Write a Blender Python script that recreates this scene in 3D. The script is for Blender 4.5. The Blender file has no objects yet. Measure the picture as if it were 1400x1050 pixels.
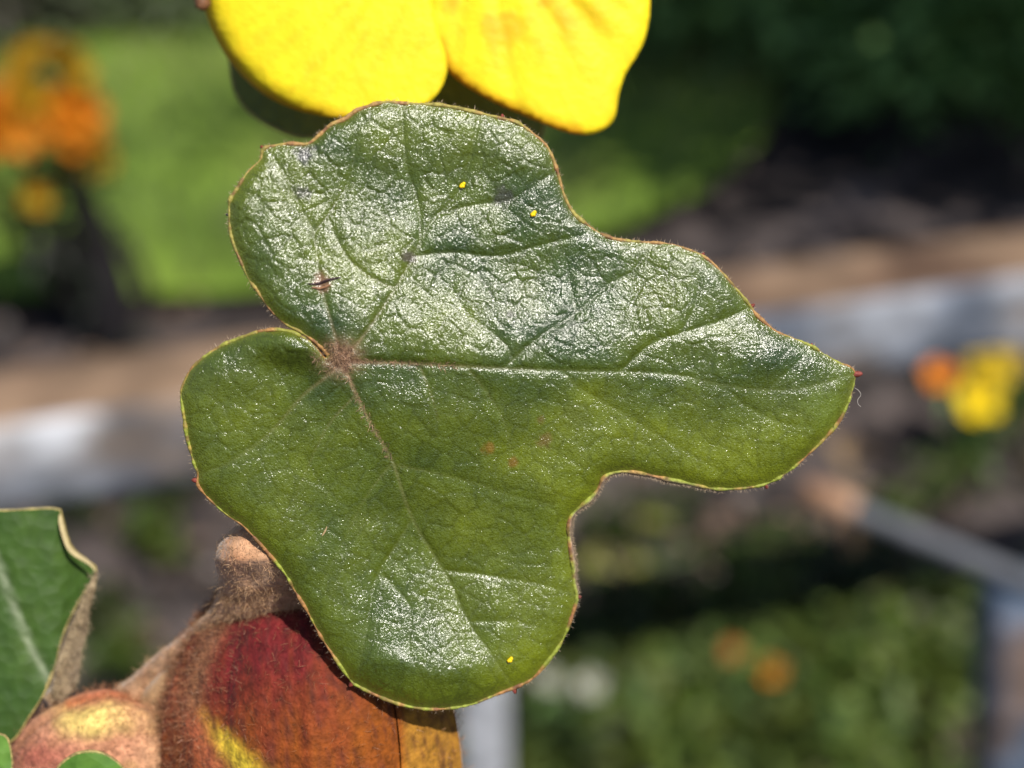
import bpy, math, random
import numpy as np
from mathutils import Vector
from mathutils.geometry import delaunay_2d_cdt

random.seed(7)
rng = np.random.default_rng(7)
S = bpy.context.scene
COL = S.collection

# ------------------------------------------------------------------ camera, sky, sun, exposure
PHI = math.radians(32.0)                      # the camera looks 32 degrees down
CAM = np.array([0.0, 0.0, 1.2])
AX_R = np.array([1.0, 0.0, 0.0])
AX_U = np.array([0.0, math.sin(PHI), math.cos(PHI)])
AX_F = np.array([0.0, math.cos(PHI), -math.sin(PHI)])
FOCUS = 0.10                                  # metres to the leaf

cd = bpy.data.cameras.new('camera')
cam = bpy.data.objects.new('camera', cd)
COL.objects.link(cam)
cam.location = CAM
cam.rotation_euler = (math.pi / 2 - PHI, 0, 0)
cd.sensor_width = 36.0
cd.lens = 18.0 / 0.35
cd.clip_start = 0.005
cd.clip_end = 500
cd.dof.use_dof = True
cd.dof.focus_distance = FOCUS + 0.0004
cd.dof.aperture_fstop = 19.0
S.camera = cam

SUN_C = np.array([0.31, 0.51, 0.80])          # towards the sun, in camera axes (right, up, back)
SUN_C /= np.linalg.norm(SUN_C)
SUN_W = AX_R * SUN_C[0] + AX_U * SUN_C[1] - AX_F * SUN_C[2]
sun_el = math.asin(SUN_W[2])
sun_az = math.atan2(SUN_W[0], SUN_W[1])

wd = bpy.data.worlds.new('World')
S.world = wd
wd.use_nodes = True
nt = wd.node_tree
sky = nt.nodes.new('ShaderNodeTexSky')
sky.sky_type = 'NISHITA'
sky.sun_disc = False
sky.sun_elevation = sun_el
sky.sun_rotation = sun_az
nt.links.new(sky.outputs[0], nt.nodes['Background'].inputs[0])
nt.nodes['Background'].inputs[1].default_value = 0.07

sl = bpy.data.lights.new('sun', 'SUN')
sl.energy = 4.2
sl.angle = math.radians(0.53)
sl.color = (1.0, 0.95, 0.87)
so = bpy.data.objects.new('sun', sl)
COL.objects.link(so)
so.rotation_euler = Vector(SUN_W).to_track_quat('Z', 'Y').to_euler()
so.location = (2, -2, 6)

S.view_settings.view_transform = 'Standard'
S.view_settings.look = 'None'
S.view_settings.exposure = 0.62
S.view_settings.gamma = 1.0
S.view_settings.use_curve_mapping = False
S.render.engine = 'CYCLES'
S.cycles.use_denoising = True
S.cycles.max_bounces = 6
S.cycles.caustics_reflective = False
S.cycles.caustics_refractive = False


# ------------------------------------------------------------------ placing helpers
def at(px, py, depth):
    """world point seen at photograph pixel (px, py) at that depth in metres"""
    px = np.asarray(px, float); py = np.asarray(py, float); depth = np.asarray(depth, float)
    k = depth / 2000.0
    return (CAM + ((px - 700) * k)[..., None] * AX_R + ((525 - py) * k)[..., None] * AX_U
            + (depth + 0 * px)[..., None] * AX_F)


def W(px, py, z):
    """near world point: z is millimetres behind the plane in focus"""
    return at(px, py, FOCUS + np.asarray(z, float) * 0.001 + 0 * np.asarray(px, float))


def G(px, py, h=0.0):
    """ground point (height h) under a photograph pixel"""
    t = (CAM[2] - h) / (math.sin(PHI) - (525 - py) / 2000.0 * math.cos(PHI))
    return at(px, py, t)


# ------------------------------------------------------------------ numeric helpers
def vnoise(x, y, seed=0):
    xi = np.floor(x).astype(np.int64); yi = np.floor(y).astype(np.int64)
    xf = x - xi; yf = y - yi

    def h(a, b):
        n = (a * 374761393 + b * 668265263 + seed * 974711) & 0x7fffffff
        n = ((n ^ (n >> 13)) * 1274126177) & 0x7fffffff
        n = n ^ (n >> 16)
        return (n & 0xffff) / 65535.0
    u = xf * xf * xf * (xf * (xf * 6 - 15) + 10); v = yf * yf * yf * (yf * (yf * 6 - 15) + 10)
    a = h(xi, yi); b = h(xi + 1, yi); c = h(xi, yi + 1); d = h(xi + 1, yi + 1)
    return (a + (b - a) * u) * (1 - v) + (c + (d - c) * u) * v


def fbm(x, y, seed=0, octv=3):
    s = 0; a = 0.5; t = 0
    for i in range(octv):
        s = s + a * vnoise(x * 2 ** i, y * 2 ** i, seed + i); t += a; a *= 0.5
    return s / t


def sstep(a, b, x):
    t = np.clip((x - a) / (b - a), 0, 1)
    return t * t * (3 - 2 * t)


def seg_dist(P, poly):
    """distance of points P (n,2) to a polyline, and the parameter along it (0..1)"""
    poly = np.asarray(poly, float)
    A = poly[:-1]; B = poly[1:]; D = B - A
    L = np.maximum(np.hypot(D[:, 0], D[:, 1]), 1e-9)
    cum = np.concatenate([[0], np.cumsum(L)])
    best = np.full(len(P), 1e9); par = np.zeros(len(P))
    for i in range(len(A)):
        w = P - A[i]
        t = np.clip((w @ D[i]) / L[i] ** 2, 0, 1)
        d = np.hypot(w[:, 0] - t * D[i, 0], w[:, 1] - t * D[i, 1])
        m = d < best
        best[m] = d[m]; par[m] = (cum[i] + t[m] * L[i]) / cum[-1]
    return best, par


def catmull(pts, step, closed=True):
    pts = np.asarray(pts, float); n = len(pts); out = []
    rngi = range(n if closed else n - 1)
    for i in rngi:
        if closed:
            p0, p1, p2, p3 = pts[i - 1], pts[i], pts[(i + 1) % n], pts[(i + 2) % n]
        else:
            p0, p1, p2, p3 = pts[max(i - 1, 0)], pts[i], pts[i + 1], pts[min(i + 2, n - 1)]
        k = max(1, int(round(np.linalg.norm(p2 - p1) / step)))
        for j in range(k):
            t = j / k
            out.append(0.5 * (2 * p1 + (p2 - p0) * t + (2 * p0 - 5 * p1 + 4 * p2 - p3) * t * t
                              + (3 * p1 - p0 - 3 * p2 + p3) * t ** 3))
    if not closed:
        out.append(pts[-1])
    return np.array(out)


def inside(P, poly):
    r = np.zeros(len(P), bool); n = len(poly)
    for i in range(n):
        x1, y1 = poly[i]; x2, y2 = poly[(i + 1) % n]
        if y1 == y2:
            continue
        c = ((P[:, 1] < y1) != (P[:, 1] < y2)) & (P[:, 0] < (x2 - x1) * (P[:, 1] - y1) / (y2 - y1) + x1)
        r ^= c
    return r


def triangulate(outline, spacing):
    """fill a closed outline with an even triangle mesh -> points, faces, boundary count"""
    nb = len(outline)
    lo = outline.min(0); hi = outline.max(0)
    xs = np.arange(lo[0], hi[0], spacing); ys = np.arange(lo[1], hi[1], spacing * 0.866)
    gx, gy = np.meshgrid(xs, ys)
    gx[1::2] += spacing / 2
    P = np.stack([gx.ravel(), gy.ravel()], 1) + rng.uniform(-.18, .18, (gx.size, 2)) * spacing
    P = P[inside(P, outline)]
    d, _ = seg_dist(P, np.vstack([outline, outline[:1]]))
    P = P[d > spacing * 0.55]
    allp = np.vstack([outline, P])
    vin = [Vector((float(p[0]), float(-p[1]))) for p in allp]
    edges = [(i, (i + 1) % nb) for i in range(nb)]
    vo, eo, fo, ov, oe, of = delaunay_2d_cdt(vin, edges, [], 1, 1e-5)
    pts = np.array([(v[0], -v[1]) for v in vo])
    tris = np.array([f for f in fo if len(f) == 3], np.int64)
    return pts, tris


# ------------------------------------------------------------------ object helpers
def link(o, parent=None):
    COL.objects.link(o)
    if parent is not None:
        o.parent = parent
    return o


def wpos(o):
    p = Vector(o.location)
    while o.parent:
        o = o.parent
        p += Vector(o.location)
    return np.array(p)


def mesh_obj(name, V, faces, mat, parent=None, smooth=True, cols=None, origin=None, kind=None, extra=None):
    V = np.asarray(V, float)
    base = wpos(parent) if parent is not None else np.zeros(3)
    org = np.asarray(origin, float) if origin is not None else (base if parent is not None else V.mean(0))
    me = bpy.data.meshes.new(name)
    if isinstance(faces, np.ndarray):
        nf, k = faces.shape
        me.vertices.add(len(V)); me.loops.add(nf * k); me.polygons.add(nf)
        me.vertices.foreach_set('co', (V - org).astype(np.float32).ravel())
        me.loops.foreach_set('vertex_index', faces.astype(np.int32).ravel())
        me.polygons.foreach_set('loop_start', np.arange(0, nf * k, k, dtype=np.int32))
        me.update(calc_edges=True)
        me.validate()
    else:
        me.from_pydata((V - org).tolist(), [], faces)
        me.update()
    if smooth:
        me.polygons.foreach_set('use_smooth', np.ones(len(me.polygons), bool))
    if cols is not None:
        ca = me.color_attributes.new('col', 'FLOAT_COLOR', 'POINT')
        c = np.ones((len(V), 4), np.float32); c[:, :3] = cols
        ca.data.foreach_set('color', c.ravel())
    if extra:
        for k_, a in extra.items():
            at_ = me.attributes.new(k_, 'FLOAT', 'POINT')
            at_.data.foreach_set('value', np.asarray(a, np.float32))
    if mat is not None:
        me.materials.append(mat)
    o = bpy.data.objects.new(name, me)
    o.location = org - base
    link(o, parent)
    if kind:
        o['kind'] = kind
    return o


def tag(o, label=None, cat=None, group=None, kind=None):
    if label: o['label'] = label
    if cat: o['category'] = cat
    if group: o['group'] = group
    if kind: o['kind'] = kind
    return o


def thing(name, loc, label, cat, group=None):
    o = bpy.data.objects.new(name, None)
    o.empty_display_size = 0.02
    o.location = loc
    link(o)
    return tag(o, label, cat, group)


class MB:
    """collects pieces into one mesh"""
    def __init__(s):
        s.V = []; s.F = []; s.C = []; s.n = 0

    def add(s, V, F, c=(1, 1, 1)):
        V = np.asarray(V, float)
        s.V.append(V); s.F += [tuple(int(i) + s.n for i in f) for f in F]
        c = np.asarray(c, float)
        s.C.append(np.broadcast_to(c, (len(V), 3)) if c.ndim == 1 else c)
        s.n += len(V)

    def build(s, name, mat, parent=None, **k):
        return mesh_obj(name, np.vstack(s.V), s.F, mat, parent, cols=np.vstack(s.C), **k)


def tube(P, r, n=10, caps=True):
    P = np.asarray(P, float); m = len(P)
    r = np.broadcast_to(np.asarray(r, float), (m,))
    T = np.gradient(P, axis=0); T /= np.maximum(np.linalg.norm(T, axis=1, keepdims=True), 1e-12)
    ref = np.array([0.3, 0.9, 0.2]); ref /= np.linalg.norm(ref)
    if abs(T[0] @ ref) > .9: ref = np.array([1., 0, 0])
    A = ref - T[0] * (ref @ T[0]); A /= np.linalg.norm(A)
    V = []
    for i in range(m):
        A = A - T[i] * (A @ T[i]); A /= np.linalg.norm(A)
        B = np.cross(T[i], A)
        for j in range(n):
            a = 2 * math.pi * j / n
            V.append(P[i] + r[i] * (math.cos(a) * A + math.sin(a) * B))
    F = [(i * n + j, i * n + (j + 1) % n, (i + 1) * n + (j + 1) % n, (i + 1) * n + j)
         for i in range(m - 1) for j in range(n)]
    if caps:
        F.append(tuple(range(n - 1, -1, -1))); F.append(tuple((m - 1) * n + j for j in range(n)))
    return np.array(V), F


def smooth_path(pts, k=8):
    pts = np.asarray(pts, float); out = []
    n = len(pts)
    for i in range(n - 1):
        p0, p1, p2, p3 = pts[max(i - 1, 0)], pts[i], pts[i + 1], pts[min(i + 2, n - 1)]
        for j in range(k):
            t = j / k
            out.append(0.5 * (2 * p1 + (p2 - p0) * t + (2 * p0 - 5 * p1 + 4 * p2 - p3) * t * t
                              + (3 * p1 - p0 - 3 * p2 + p3) * t ** 3))
    out.append(pts[-1])
    return np.array(out)


def blob(center, rx, ry, rz, n=8, m=6, rough=0.0, axes=None, seed=1):
    r_ = np.random.default_rng(seed)
    V = []
    for i in range(m + 1):
        th = math.pi * i / m
        for j in range(n):
            a = 2 * math.pi * j / n
            k = 1 + rough * r_.uniform(-1, 1)
            V.append((rx * math.sin(th) * math.cos(a) * k, ry * math.sin(th) * math.sin(a) * k, rz * math.cos(th)))
    V = np.array(V)
    if axes is not None:
        V = V @ np.asarray(axes)
    F = [(i * n + j, (i + 1) * n + j, (i + 1) * n + (j + 1) % n, i * n + (j + 1) % n) for i in range(m) for j in range(n)]
    return V + np.asarray(center), F


def hairs(name, root, direc, length, width, cols, mat, parent, bend=0.5):
    """many tapered hairs as one mesh"""
    n = len(root)
    length = np.broadcast_to(np.asarray(length, float), (n,))[:, None]
    d = direc / np.linalg.norm(direc, axis=1, keepdims=True)
    side = np.cross(d, rng.normal(size=(n, 3))); side /= np.maximum(np.linalg.norm(side, axis=1, keepdims=True), 1e-9)
    off = np.cross(d, side)
    p0 = root; p1 = root + d * length * .5 + off * length * .12 * bend
    p2 = root + d * length + off * length * .55 * bend
    V = np.stack([p0 - side * width, p0 + side * width, p1 - side * width * .7, p1 + side * width * .7, p2], 1).reshape(-1, 3)
    b = np.arange(n) * 5
    F = np.concatenate([np.stack([b, b + 1, b + 3], 1), np.stack([b, b + 3, b + 2], 1), np.stack([b + 2, b + 3, b + 4], 1)])
    c = np.repeat(np.broadcast_to(cols, (n, 3)), 5, axis=0)
    return mesh_obj(name, V, F, mat, parent, cols=c, kind='stuff')


# ------------------------------------------------------------------ materials
def new_mat(name):
    m = bpy.data.materials.new(name); m.use_nodes = True
    return m, m.node_tree.nodes, m.node_tree.links, m.node_tree.nodes['Principled BSDF']


def attr_mat(name, rough=.6, spec=.3, bump=None, vary=(.85, 1.15), vscale=900., translucent=0., sheen=0., rough_attr=None,
             tr_tint=(1, 1, 1)):
    m, N, L, P = new_mat(name)
    a = N.new('ShaderNodeAttribute'); a.attribute_name = 'col'
    tc = N.new('ShaderNodeTexCoord')
    nz = N.new('ShaderNodeTexNoise'); nz.inputs['Scale'].default_value = vscale; nz.inputs['Detail'].default_value = 4
    L.new(tc.outputs['Object'], nz.inputs['Vector'])
    mr = N.new('ShaderNodeMapRange'); mr.inputs['From Min'].default_value = .3; mr.inputs['From Max'].default_value = .7
    mr.inputs['To Min'].default_value = vary[0]; mr.inputs['To Max'].default_value = vary[1]
    L.new(nz.outputs['Fac'], mr.inputs['Value'])
    mx = N.new('ShaderNodeVectorMath'); mx.operation = 'SCALE'
    L.new(a.outputs['Color'], mx.inputs[0]); L.new(mr.outputs[0], mx.inputs['Scale'])
    L.new(mx.outputs[0], P.inputs['Base Color'])
    P.inputs['Roughness'].default_value = rough
    P.inputs['Specular IOR Level'].default_value = spec
    if rough_attr:
        ra = N.new('ShaderNodeAttribute'); ra.attribute_name = rough_attr
        L.new(ra.outputs['Fac'], P.inputs['Roughness'])
    if sheen:
        P.inputs['Sheen Weight'].default_value = sheen
        P.inputs['Sheen Roughness'].default_value = .5
    if bump:
        prev = None
        for kind, scale, dist in bump:
            if kind == 'noise':
                t = N.new('ShaderNodeTexNoise'); t.inputs['Detail'].default_value = 3
                out = t.outputs['Fac']
            else:
                t = N.new('ShaderNodeTexVoronoi'); t.feature = 'F1' if kind == 'voronoi' else 'DISTANCE_TO_EDGE'
                out = t.outputs['Distance']
            t.inputs['Scale'].default_value = scale
            L.new(tc.outputs['Object'], t.inputs['Vector'])
            b = N.new('ShaderNodeBump'); b.inputs['Strength'].default_value = 1.0
            b.inputs['Distance'].default_value = dist
            L.new(out, b.inputs['Height'])
            if prev: L.new(prev.outputs[0], b.inputs['Normal'])
            prev = b
        L.new(prev.outputs[0], P.inputs['Normal'])
    if translucent:
        t = N.new('ShaderNodeBsdfTranslucent')
        tm = N.new('ShaderNodeVectorMath'); tm.operation = 'MULTIPLY'; tm.inputs[1].default_value = tr_tint
        L.new(mx.outputs[0], tm.inputs[0]); L.new(tm.outputs[0], t.inputs['Color'])
        s = N.new('ShaderNodeMixShader'); s.inputs[0].default_value = translucent
        out = N['Material Output']
        L.new(P.outputs[0], s.inputs[1]); L.new(t.outputs[0], s.inputs[2]); L.new(s.outputs[0], out.inputs['Surface'])
    return m


def ramp_mat(name, stops, scale, rough=.8, detail=6, spec=.2, stretch=None, bump=0.0):
    m, N, L, P = new_mat(name)
    tc = N.new('ShaderNodeTexCoord')
    nz = N.new('ShaderNodeTexNoise'); nz.inputs['Scale'].default_value = scale; nz.inputs['Detail'].default_value = detail
    if stretch:
        mp = N.new('ShaderNodeMapping'); mp.inputs['Scale'].default_value = stretch
        L.new(tc.outputs['Object'], mp.inputs['Vector']); L.new(mp.outputs[0], nz.inputs['Vector'])
    else:
        L.new(tc.outputs['Object'], nz.inputs['Vector'])
    r = N.new('ShaderNodeValToRGB')
    e = r.color_ramp.elements
    e[0].position, e[0].color = stops[0][0], (*stops[0][1], 1)
    e[1].position, e[1].color = stops[-1][0], (*stops[-1][1], 1)
    for p, c in stops[1:-1]:
        x = e.new(p); x.color = (*c, 1)
    L.new(nz.outputs['Fac'], r.inputs['Fac']); L.new(r.outputs[0], P.inputs['Base Color'])
    P.inputs['Roughness'].default_value = rough; P.inputs['Specular IOR Level'].default_value = spec
    if bump:
        b = N.new('ShaderNodeBump'); b.inputs['Distance'].default_value = bump
        L.new(nz.outputs['Fac'], b.inputs['Height']); L.new(b.outputs[0], P.inputs['Normal'])
    return m


M_soil = ramp_mat('soil', [(.32, (.016, .013, .012)), (.5, (.035, .028, .027)), (.70, (.13, .104, .096))], 5.0, .95, 8, bump=.01)
M_lawn = ramp_mat('lawn_turf', [(.3, (.05, .085, .012)), (.55, (.12, .19, .022)), (.75, (.20, .25, .045))], 3.0, .9, 5)
M_grass = attr_mat('grass_blades', .6, .25, vscale=4., vary=(.75, 1.25), translucent=.3)
M_leafbg = attr_mat('garden_foliage', .5, .35, vscale=6., vary=(.7, 1.3), translucent=.25)
M_petbg = attr_mat('garden_petals', .6, .2, vscale=60., translucent=.35)
M_litter = attr_mat('litter', .85, .15, vscale=40.)
M_wood = attr_mat('rail_timber', .8, .2, vscale=30., vary=(.6, 1.35), bump=[('noise', 60, .004)])
M_metal = attr_mat('old_paint', .6, .35, vscale=40., vary=(.7, 1.3), bump=[('noise', 90, .002)])
M_blade = attr_mat('leaf_blade', .4, .85, vscale=2500., vary=(.9, 1.1), rough_attr='rough',
                   bump=[('noise', 8500, .000030), ('voronoi', 7000, .000024), ('voronoi', 15000, .000012)])
def add_flakes(m, pairs):
    """tiny facets: each little cell of the surface leans its own way"""
    N, L = m.node_tree.nodes, m.node_tree.links
    P = N['Principled BSDF']
    tc = N.new('ShaderNodeTexCoord')
    cur = P.inputs['Normal'].links[0].from_socket
    for scale, amt in pairs:
        v = N.new('ShaderNodeTexVoronoi'); v.feature = 'F1'; v.inputs['Scale'].default_value = scale
        L.new(tc.outputs['Object'], v.inputs['Vector'])
        s1 = N.new('ShaderNodeVectorMath'); s1.operation = 'SUBTRACT'; s1.inputs[1].default_value = (.5, .5, .5)
        L.new(v.outputs['Color'], s1.inputs[0])
        s2 = N.new('ShaderNodeVectorMath'); s2.operation = 'SCALE'; s2.inputs['Scale'].default_value = amt
        L.new(s1.outputs[0], s2.inputs[0])
        s3 = N.new('ShaderNodeVectorMath'); s3.operation = 'ADD'
        L.new(cur, s3.inputs[0]); L.new(s2.outputs[0], s3.inputs[1])
        s4 = N.new('ShaderNodeVectorMath'); s4.operation = 'NORMALIZE'
        L.new(s3.outputs[0], s4.inputs[0])
        cur = s4.outputs[0]
    L.new(cur, P.inputs['Normal'])


add_flakes(M_blade, [(11000, .21), (5200, .10)])
M_under = attr_mat('leaf_underside', .9, .1, vscale=3000., sheen=.3)
M_margin = attr_mat('leaf_margin', .6, .3, vscale=4000., vary=(.6, 1.4), bump=[('noise', 6000, .00006)])
M_hair = attr_mat('plant_hairs', .5, .4, vscale=2000., translucent=.3)
M_petal = attr_mat('petal', .55, .25, vscale=500., vary=(.93, 1.07), translucent=.35, bump=[('noise', 1400, .00010)])
P_ = M_petal.node_tree.nodes['Principled BSDF']
P_.inputs['Subsurface Weight'].default_value = .0
P_.inputs['Subsurface Radius'].default_value = (1.0, .7, .08)
P_.inputs['Subsurface Scale'].default_value = .002
M_bud = attr_mat('bud_skin', .75, .15, vscale=1500., vary=(.6, 1.4), sheen=.04, bump=[('noise', 2500, .00012), ('voronoi', 4000, .00005)])
M_stem = attr_mat('woolly_stem', .9, .1, vscale=1200., vary=(.7, 1.3), sheen=.3, bump=[('noise', 2500, .00015)])
M_leaf2 = attr_mat('leaf_blade_soft', .6, .25, vscale=900., vary=(.85, 1.15), bump=[('voronoi', 900, .00015)])
M_pollen = attr_mat('pollen', .7, .2, vscale=3000.)

# ------------------------------------------------------------------ GROUND AND LAWN
def grid_sheet(name, x0, x1, y0, y1, n, z, amp, mat, seed, cells=6.0):
    xs = np.linspace(x0, x1, n); ys = np.linspace(y0, y1, n)
    gx, gy = np.meshgrid(xs, ys)
    gz = z + amp * (fbm(gx * cells, gy * cells, seed, 4) - .5)
    V = np.stack([gx.ravel(), gy.ravel(), gz.ravel()], 1)
    i = np.arange(n * n).reshape(n, n)
    F = np.stack([i[:-1, :-1].ravel(), i[:-1, 1:].ravel(), i[1:, 1:].ravel(), i[1:, :-1].ravel()], 1)
    return mesh_obj(name, V, F, mat, origin=(0, 0, 0), kind='structure')


V = np.array([(-120, -120, -.06), (120, -120, -.06), (120, 120, -.06), (-120, 120, -.06)], float)
mesh_obj('ground', V, [(0, 1, 2, 3)], M_soil, origin=(0, 0, 0), kind='structure')
grid_sheet('soil_bed', -4, 4, -1, 7, 260, 0.0, .07, M_soil, 3, 9.0)

lawn_px = [(-900, 440), (-300, 436), (150, 432), (430, 425), (700, 372), (860, 335), (960, 290), (1030, 230), (1060, 170)]
lawn_edge = np.array([G(a, b)[:2] for a, b in lawn_px])
lawn_poly = np.vstack([lawn_edge, [[lawn_edge[-1, 0] + .8, 9.0], [-9.0, 9.0]]])
pts, tris = triangulate(catmull(lawn_poly[:-2], .12, closed=False).tolist() + lawn_poly[-2:].tolist()
                        if False else np.vstack([catmull(lawn_edge, .15, closed=False), lawn_poly[-2:]]), .18)
# triangulate flips y for pictures: put it back
V = np.stack([pts[:, 0], pts[:, 1], .045 + .02 * (fbm(pts[:, 0] * 3, pts[:, 1] * 3, 5) - .5)], 1)
mesh_obj('lawn', V, tris[:, ::-1].copy(), M_lawn, origin=(0, 0, 0), kind='structure')

n = 26000
P = np.stack([rng.uniform(-2.4, 1.6, n), rng.uniform(2.0, 5.0, n)], 1)
P = P[inside(P, lawn_poly)]
n = len(P)
ang = rng.uniform(0, 2 * np.pi, n); hgt = rng.uniform(.03, .07, n); lean = rng.normal(0, .35, (n, 2))
base = np.column_stack([P, np.full(n, .035)])
side = np.column_stack([np.cos(ang), np.sin(ang), np.zeros(n)]) * .004
tip = base + np.column_stack([lean * hgt[:, None], hgt])
V = np.stack([base - side, base + side, tip], 1).reshape(-1, 3)
patch = fbm(P[:, 0] * 2.2, P[:, 1] * 2.2, 11, 3)[:, None]
patch = sstep(.3, .7, patch)
c = np.array([.11, .165, .045]) * (1 - patch) + np.array([.25, .29, .10]) * patch
c = c * rng.uniform(.75, 1.25, (n, 1))
mesh_obj('lawn_grass', V, np.arange(3 * n).reshape(n, 3), M_grass, origin=(0, 0, 0), cols=np.repeat(c, 3, 0), kind='stuff')


# ------------------------------------------------------------------ background plant helpers
def leaf_quads(P, direc, length, width, cols, fold=.35):
    """small folded leaves: 6 points, 4 triangles each"""
    n = len(P)
    length = np.broadcast_to(np.asarray(length, float), (n,))[:, None]
    width = np.broadcast_to(np.asarray(width, float), (n,))[:, None]
    d = direc / np.linalg.norm(direc, axis=1, keepdims=True)
    s = np.cross(d, rng.normal(size=(n, 3)) * .6 + np.array([0, 0, 1.0])); s /= np.maximum(np.linalg.norm(s, axis=1, keepdims=True), 1e-9)
    u = np.cross(s, d)
    b = P; m = P + d * length * .5 - u * width * fold * .3; t = P + d * length - u * length * .12
    l = P + d * length * .45 + s * width * .5 + u * width * fold * .5
    r = P + d * length * .45 - s * width * .5 + u * width * fold * .5
    V = np.stack([b, l, m, r, t], 1).reshape(-1, 3)
    k = np.arange(n) * 5
    F = np.concatenate([np.stack([k, k + 2, k + 1], 1), np.stack([k, k + 3, k + 2], 1),
                        np.stack([k + 1, k + 2, k + 4], 1), np.stack([k + 2, k + 3, k + 4], 1)])
    return V, F, np.repeat(cols, 5, 0)


def shrub(name, label, base, rx, ry, rz, n, leaf, c0, c1, group, clumps=14, stem_col=(.05, .035, .025)):
    base = np.asarray(base, float)
    t = thing(name, base, label, 'shrub', group)
    cc = base + np.array([0, 0, rz * 1.05])
    cen = rng.normal(size=(clumps, 3)); cen /= np.linalg.norm(cen, axis=1, keepdims=True)
    cen = cen * rng.uniform(.45, .95, (clumps, 1)) * [rx, ry, rz]
    idx = rng.integers(0, clumps, n)
    off = rng.normal(size=(n, 3)) * np.array([rx, ry, rz]) * .24
    P = cc + cen[idx] + off
    P[:, 2] = np.maximum(P[:, 2], base[2] + .03)
    out = P - cc; out /= np.linalg.norm(out, axis=1, keepdims=True)
    d = out + rng.normal(size=(n, 3)) * .6 + [0, 0, .2]
    mixv = np.clip(rng.normal(.62, .25, (n, 1)) + rng.normal(0, .15, clumps)[idx][:, None], 0, 1)
    c = np.array(c0) * (1 - mixv) + np.array(c1) * mixv
    V, F, C = leaf_quads(P, d, leaf * rng.uniform(.7, 1.3, n), leaf * rng.uniform(.45, .65, n), c)
    mesh_obj('foliage', V, F, M_leafbg, t, cols=C)
    for k in range(min(7, clumps)):
        e = cc + cen[k] * .9
        pth = smooth_path([base - [0, 0, .03], base * .6 + e * .4 + rng.normal(0, .02, 3), e], 4)
        V, F = tube(pth, np.linspace(.012, .004, len(pth)), 6)
        mesh_obj('stem', V, F, M_litter, t, cols=np.tile(stem_col, (len(V), 1)))
    return t


def blossom(mb, c, nrm, r, col, centre=(.35, .25, .02), petals=5, cup=.35):
    nrm = np.asarray(nrm, float); nrm /= np.linalg.norm(nrm)
    a = np.cross(nrm, [.2, .9, .3]); a /= np.linalg.norm(a); b = np.cross(nrm, a)
    for k in range(petals):
        t = 2 * math.pi * k / petals + rng.uniform(-.15, .15)
        d = math.cos(t) * a + math.sin(t) * b; s = np.cross(nrm, d)
        rr = r * rng.uniform(.85, 1.1)
        V = [c + nrm * 0, c + d * rr * .45 + s * rr * .36 + nrm * rr * cup * .3, c + d * rr * .45 - s * rr * .36 + nrm * rr * cup * .3,
             c + d * rr * .9 + s * rr * .38 + nrm * rr * cup, c + d * rr * .9 - s * rr * .38 + nrm * rr * cup, c + d * rr * 1.08 + nrm * rr * cup * 1.1,
             c + d * rr * .5 + nrm * rr * cup * .15]
        F = [(0, 6, 1), (0, 2, 6), (1, 6, 3), (6, 2, 4), (6, 4, 5), (6, 5, 3)]
        mb.add(V, F, np.array(col) * rng.uniform(.85, 1.15))
    V, F = blob(c + nrm * r * .15, r * .2, r * .2, r * .2, 6, 4)
    mb.add(V, F, centre)


def plant(name, label, cat, base, heads, stem_col, leaf_col, nleaf, leaf_len, group=None, stem_r=.004, lead=None):
    """heads: list of (point, radius, colour, count)"""
    base = np.asarray(base, float)
    t = thing(name, base, label, cat, group)
    sm = 0
    allpts = []
    for (p, r, col, cnt) in heads:
        p = np.asarray(p, float)
        mid = base * .5 + p * .5 + np.array([rng.normal(0, .012), rng.normal(0, .012), 0])
        pth = smooth_path([base - [0, 0, .03], mid, p - [0, 0, r * .3]], 5)
        allpts.append(pth)
        V, F = tube(pth, np.linspace(stem_r, stem_r * .5, len(pth)), 6)
        mesh_obj('stem', V, F, M_litter, t, cols=np.tile(stem_col, (len(V), 1)))
        if cnt > 0:
            for k in range(cnt):
                mb = MB()
                o = rng.normal(size=3); o /= np.linalg.norm(o); o[2] = abs(o[2]) * .8
                q = p + o * r * (.0 if cnt == 1 else .8)
                blossom(mb, q, (o if cnt > 1 else np.array([0, -.6, .8])), r * (1. if cnt == 1 else .5), col)
                mb.build('blossom', M_petbg, t)
    ap = np.vstack(allpts)
    if nleaf:
        k = rng.integers(0, len(ap), nleaf)
        P = ap[k] + rng.normal(0, leaf_len * .15, (nleaf, 3))
        P[:, 2] = np.maximum(P[:, 2], .02)
        d = rng.normal(size=(nleaf, 3)) + [0, 0, .35]
        c = np.array(leaf_col) * rng.uniform(.6, 1.5, (nleaf, 1))
        V, F, C = leaf_quads(P, d, leaf_len * rng.uniform(.7, 1.3, nleaf), leaf_len * rng.uniform(.25, .4, nleaf), c)
        mesh_obj('foliage', V, F, M_leafbg, t, cols=C)
    return t


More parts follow.
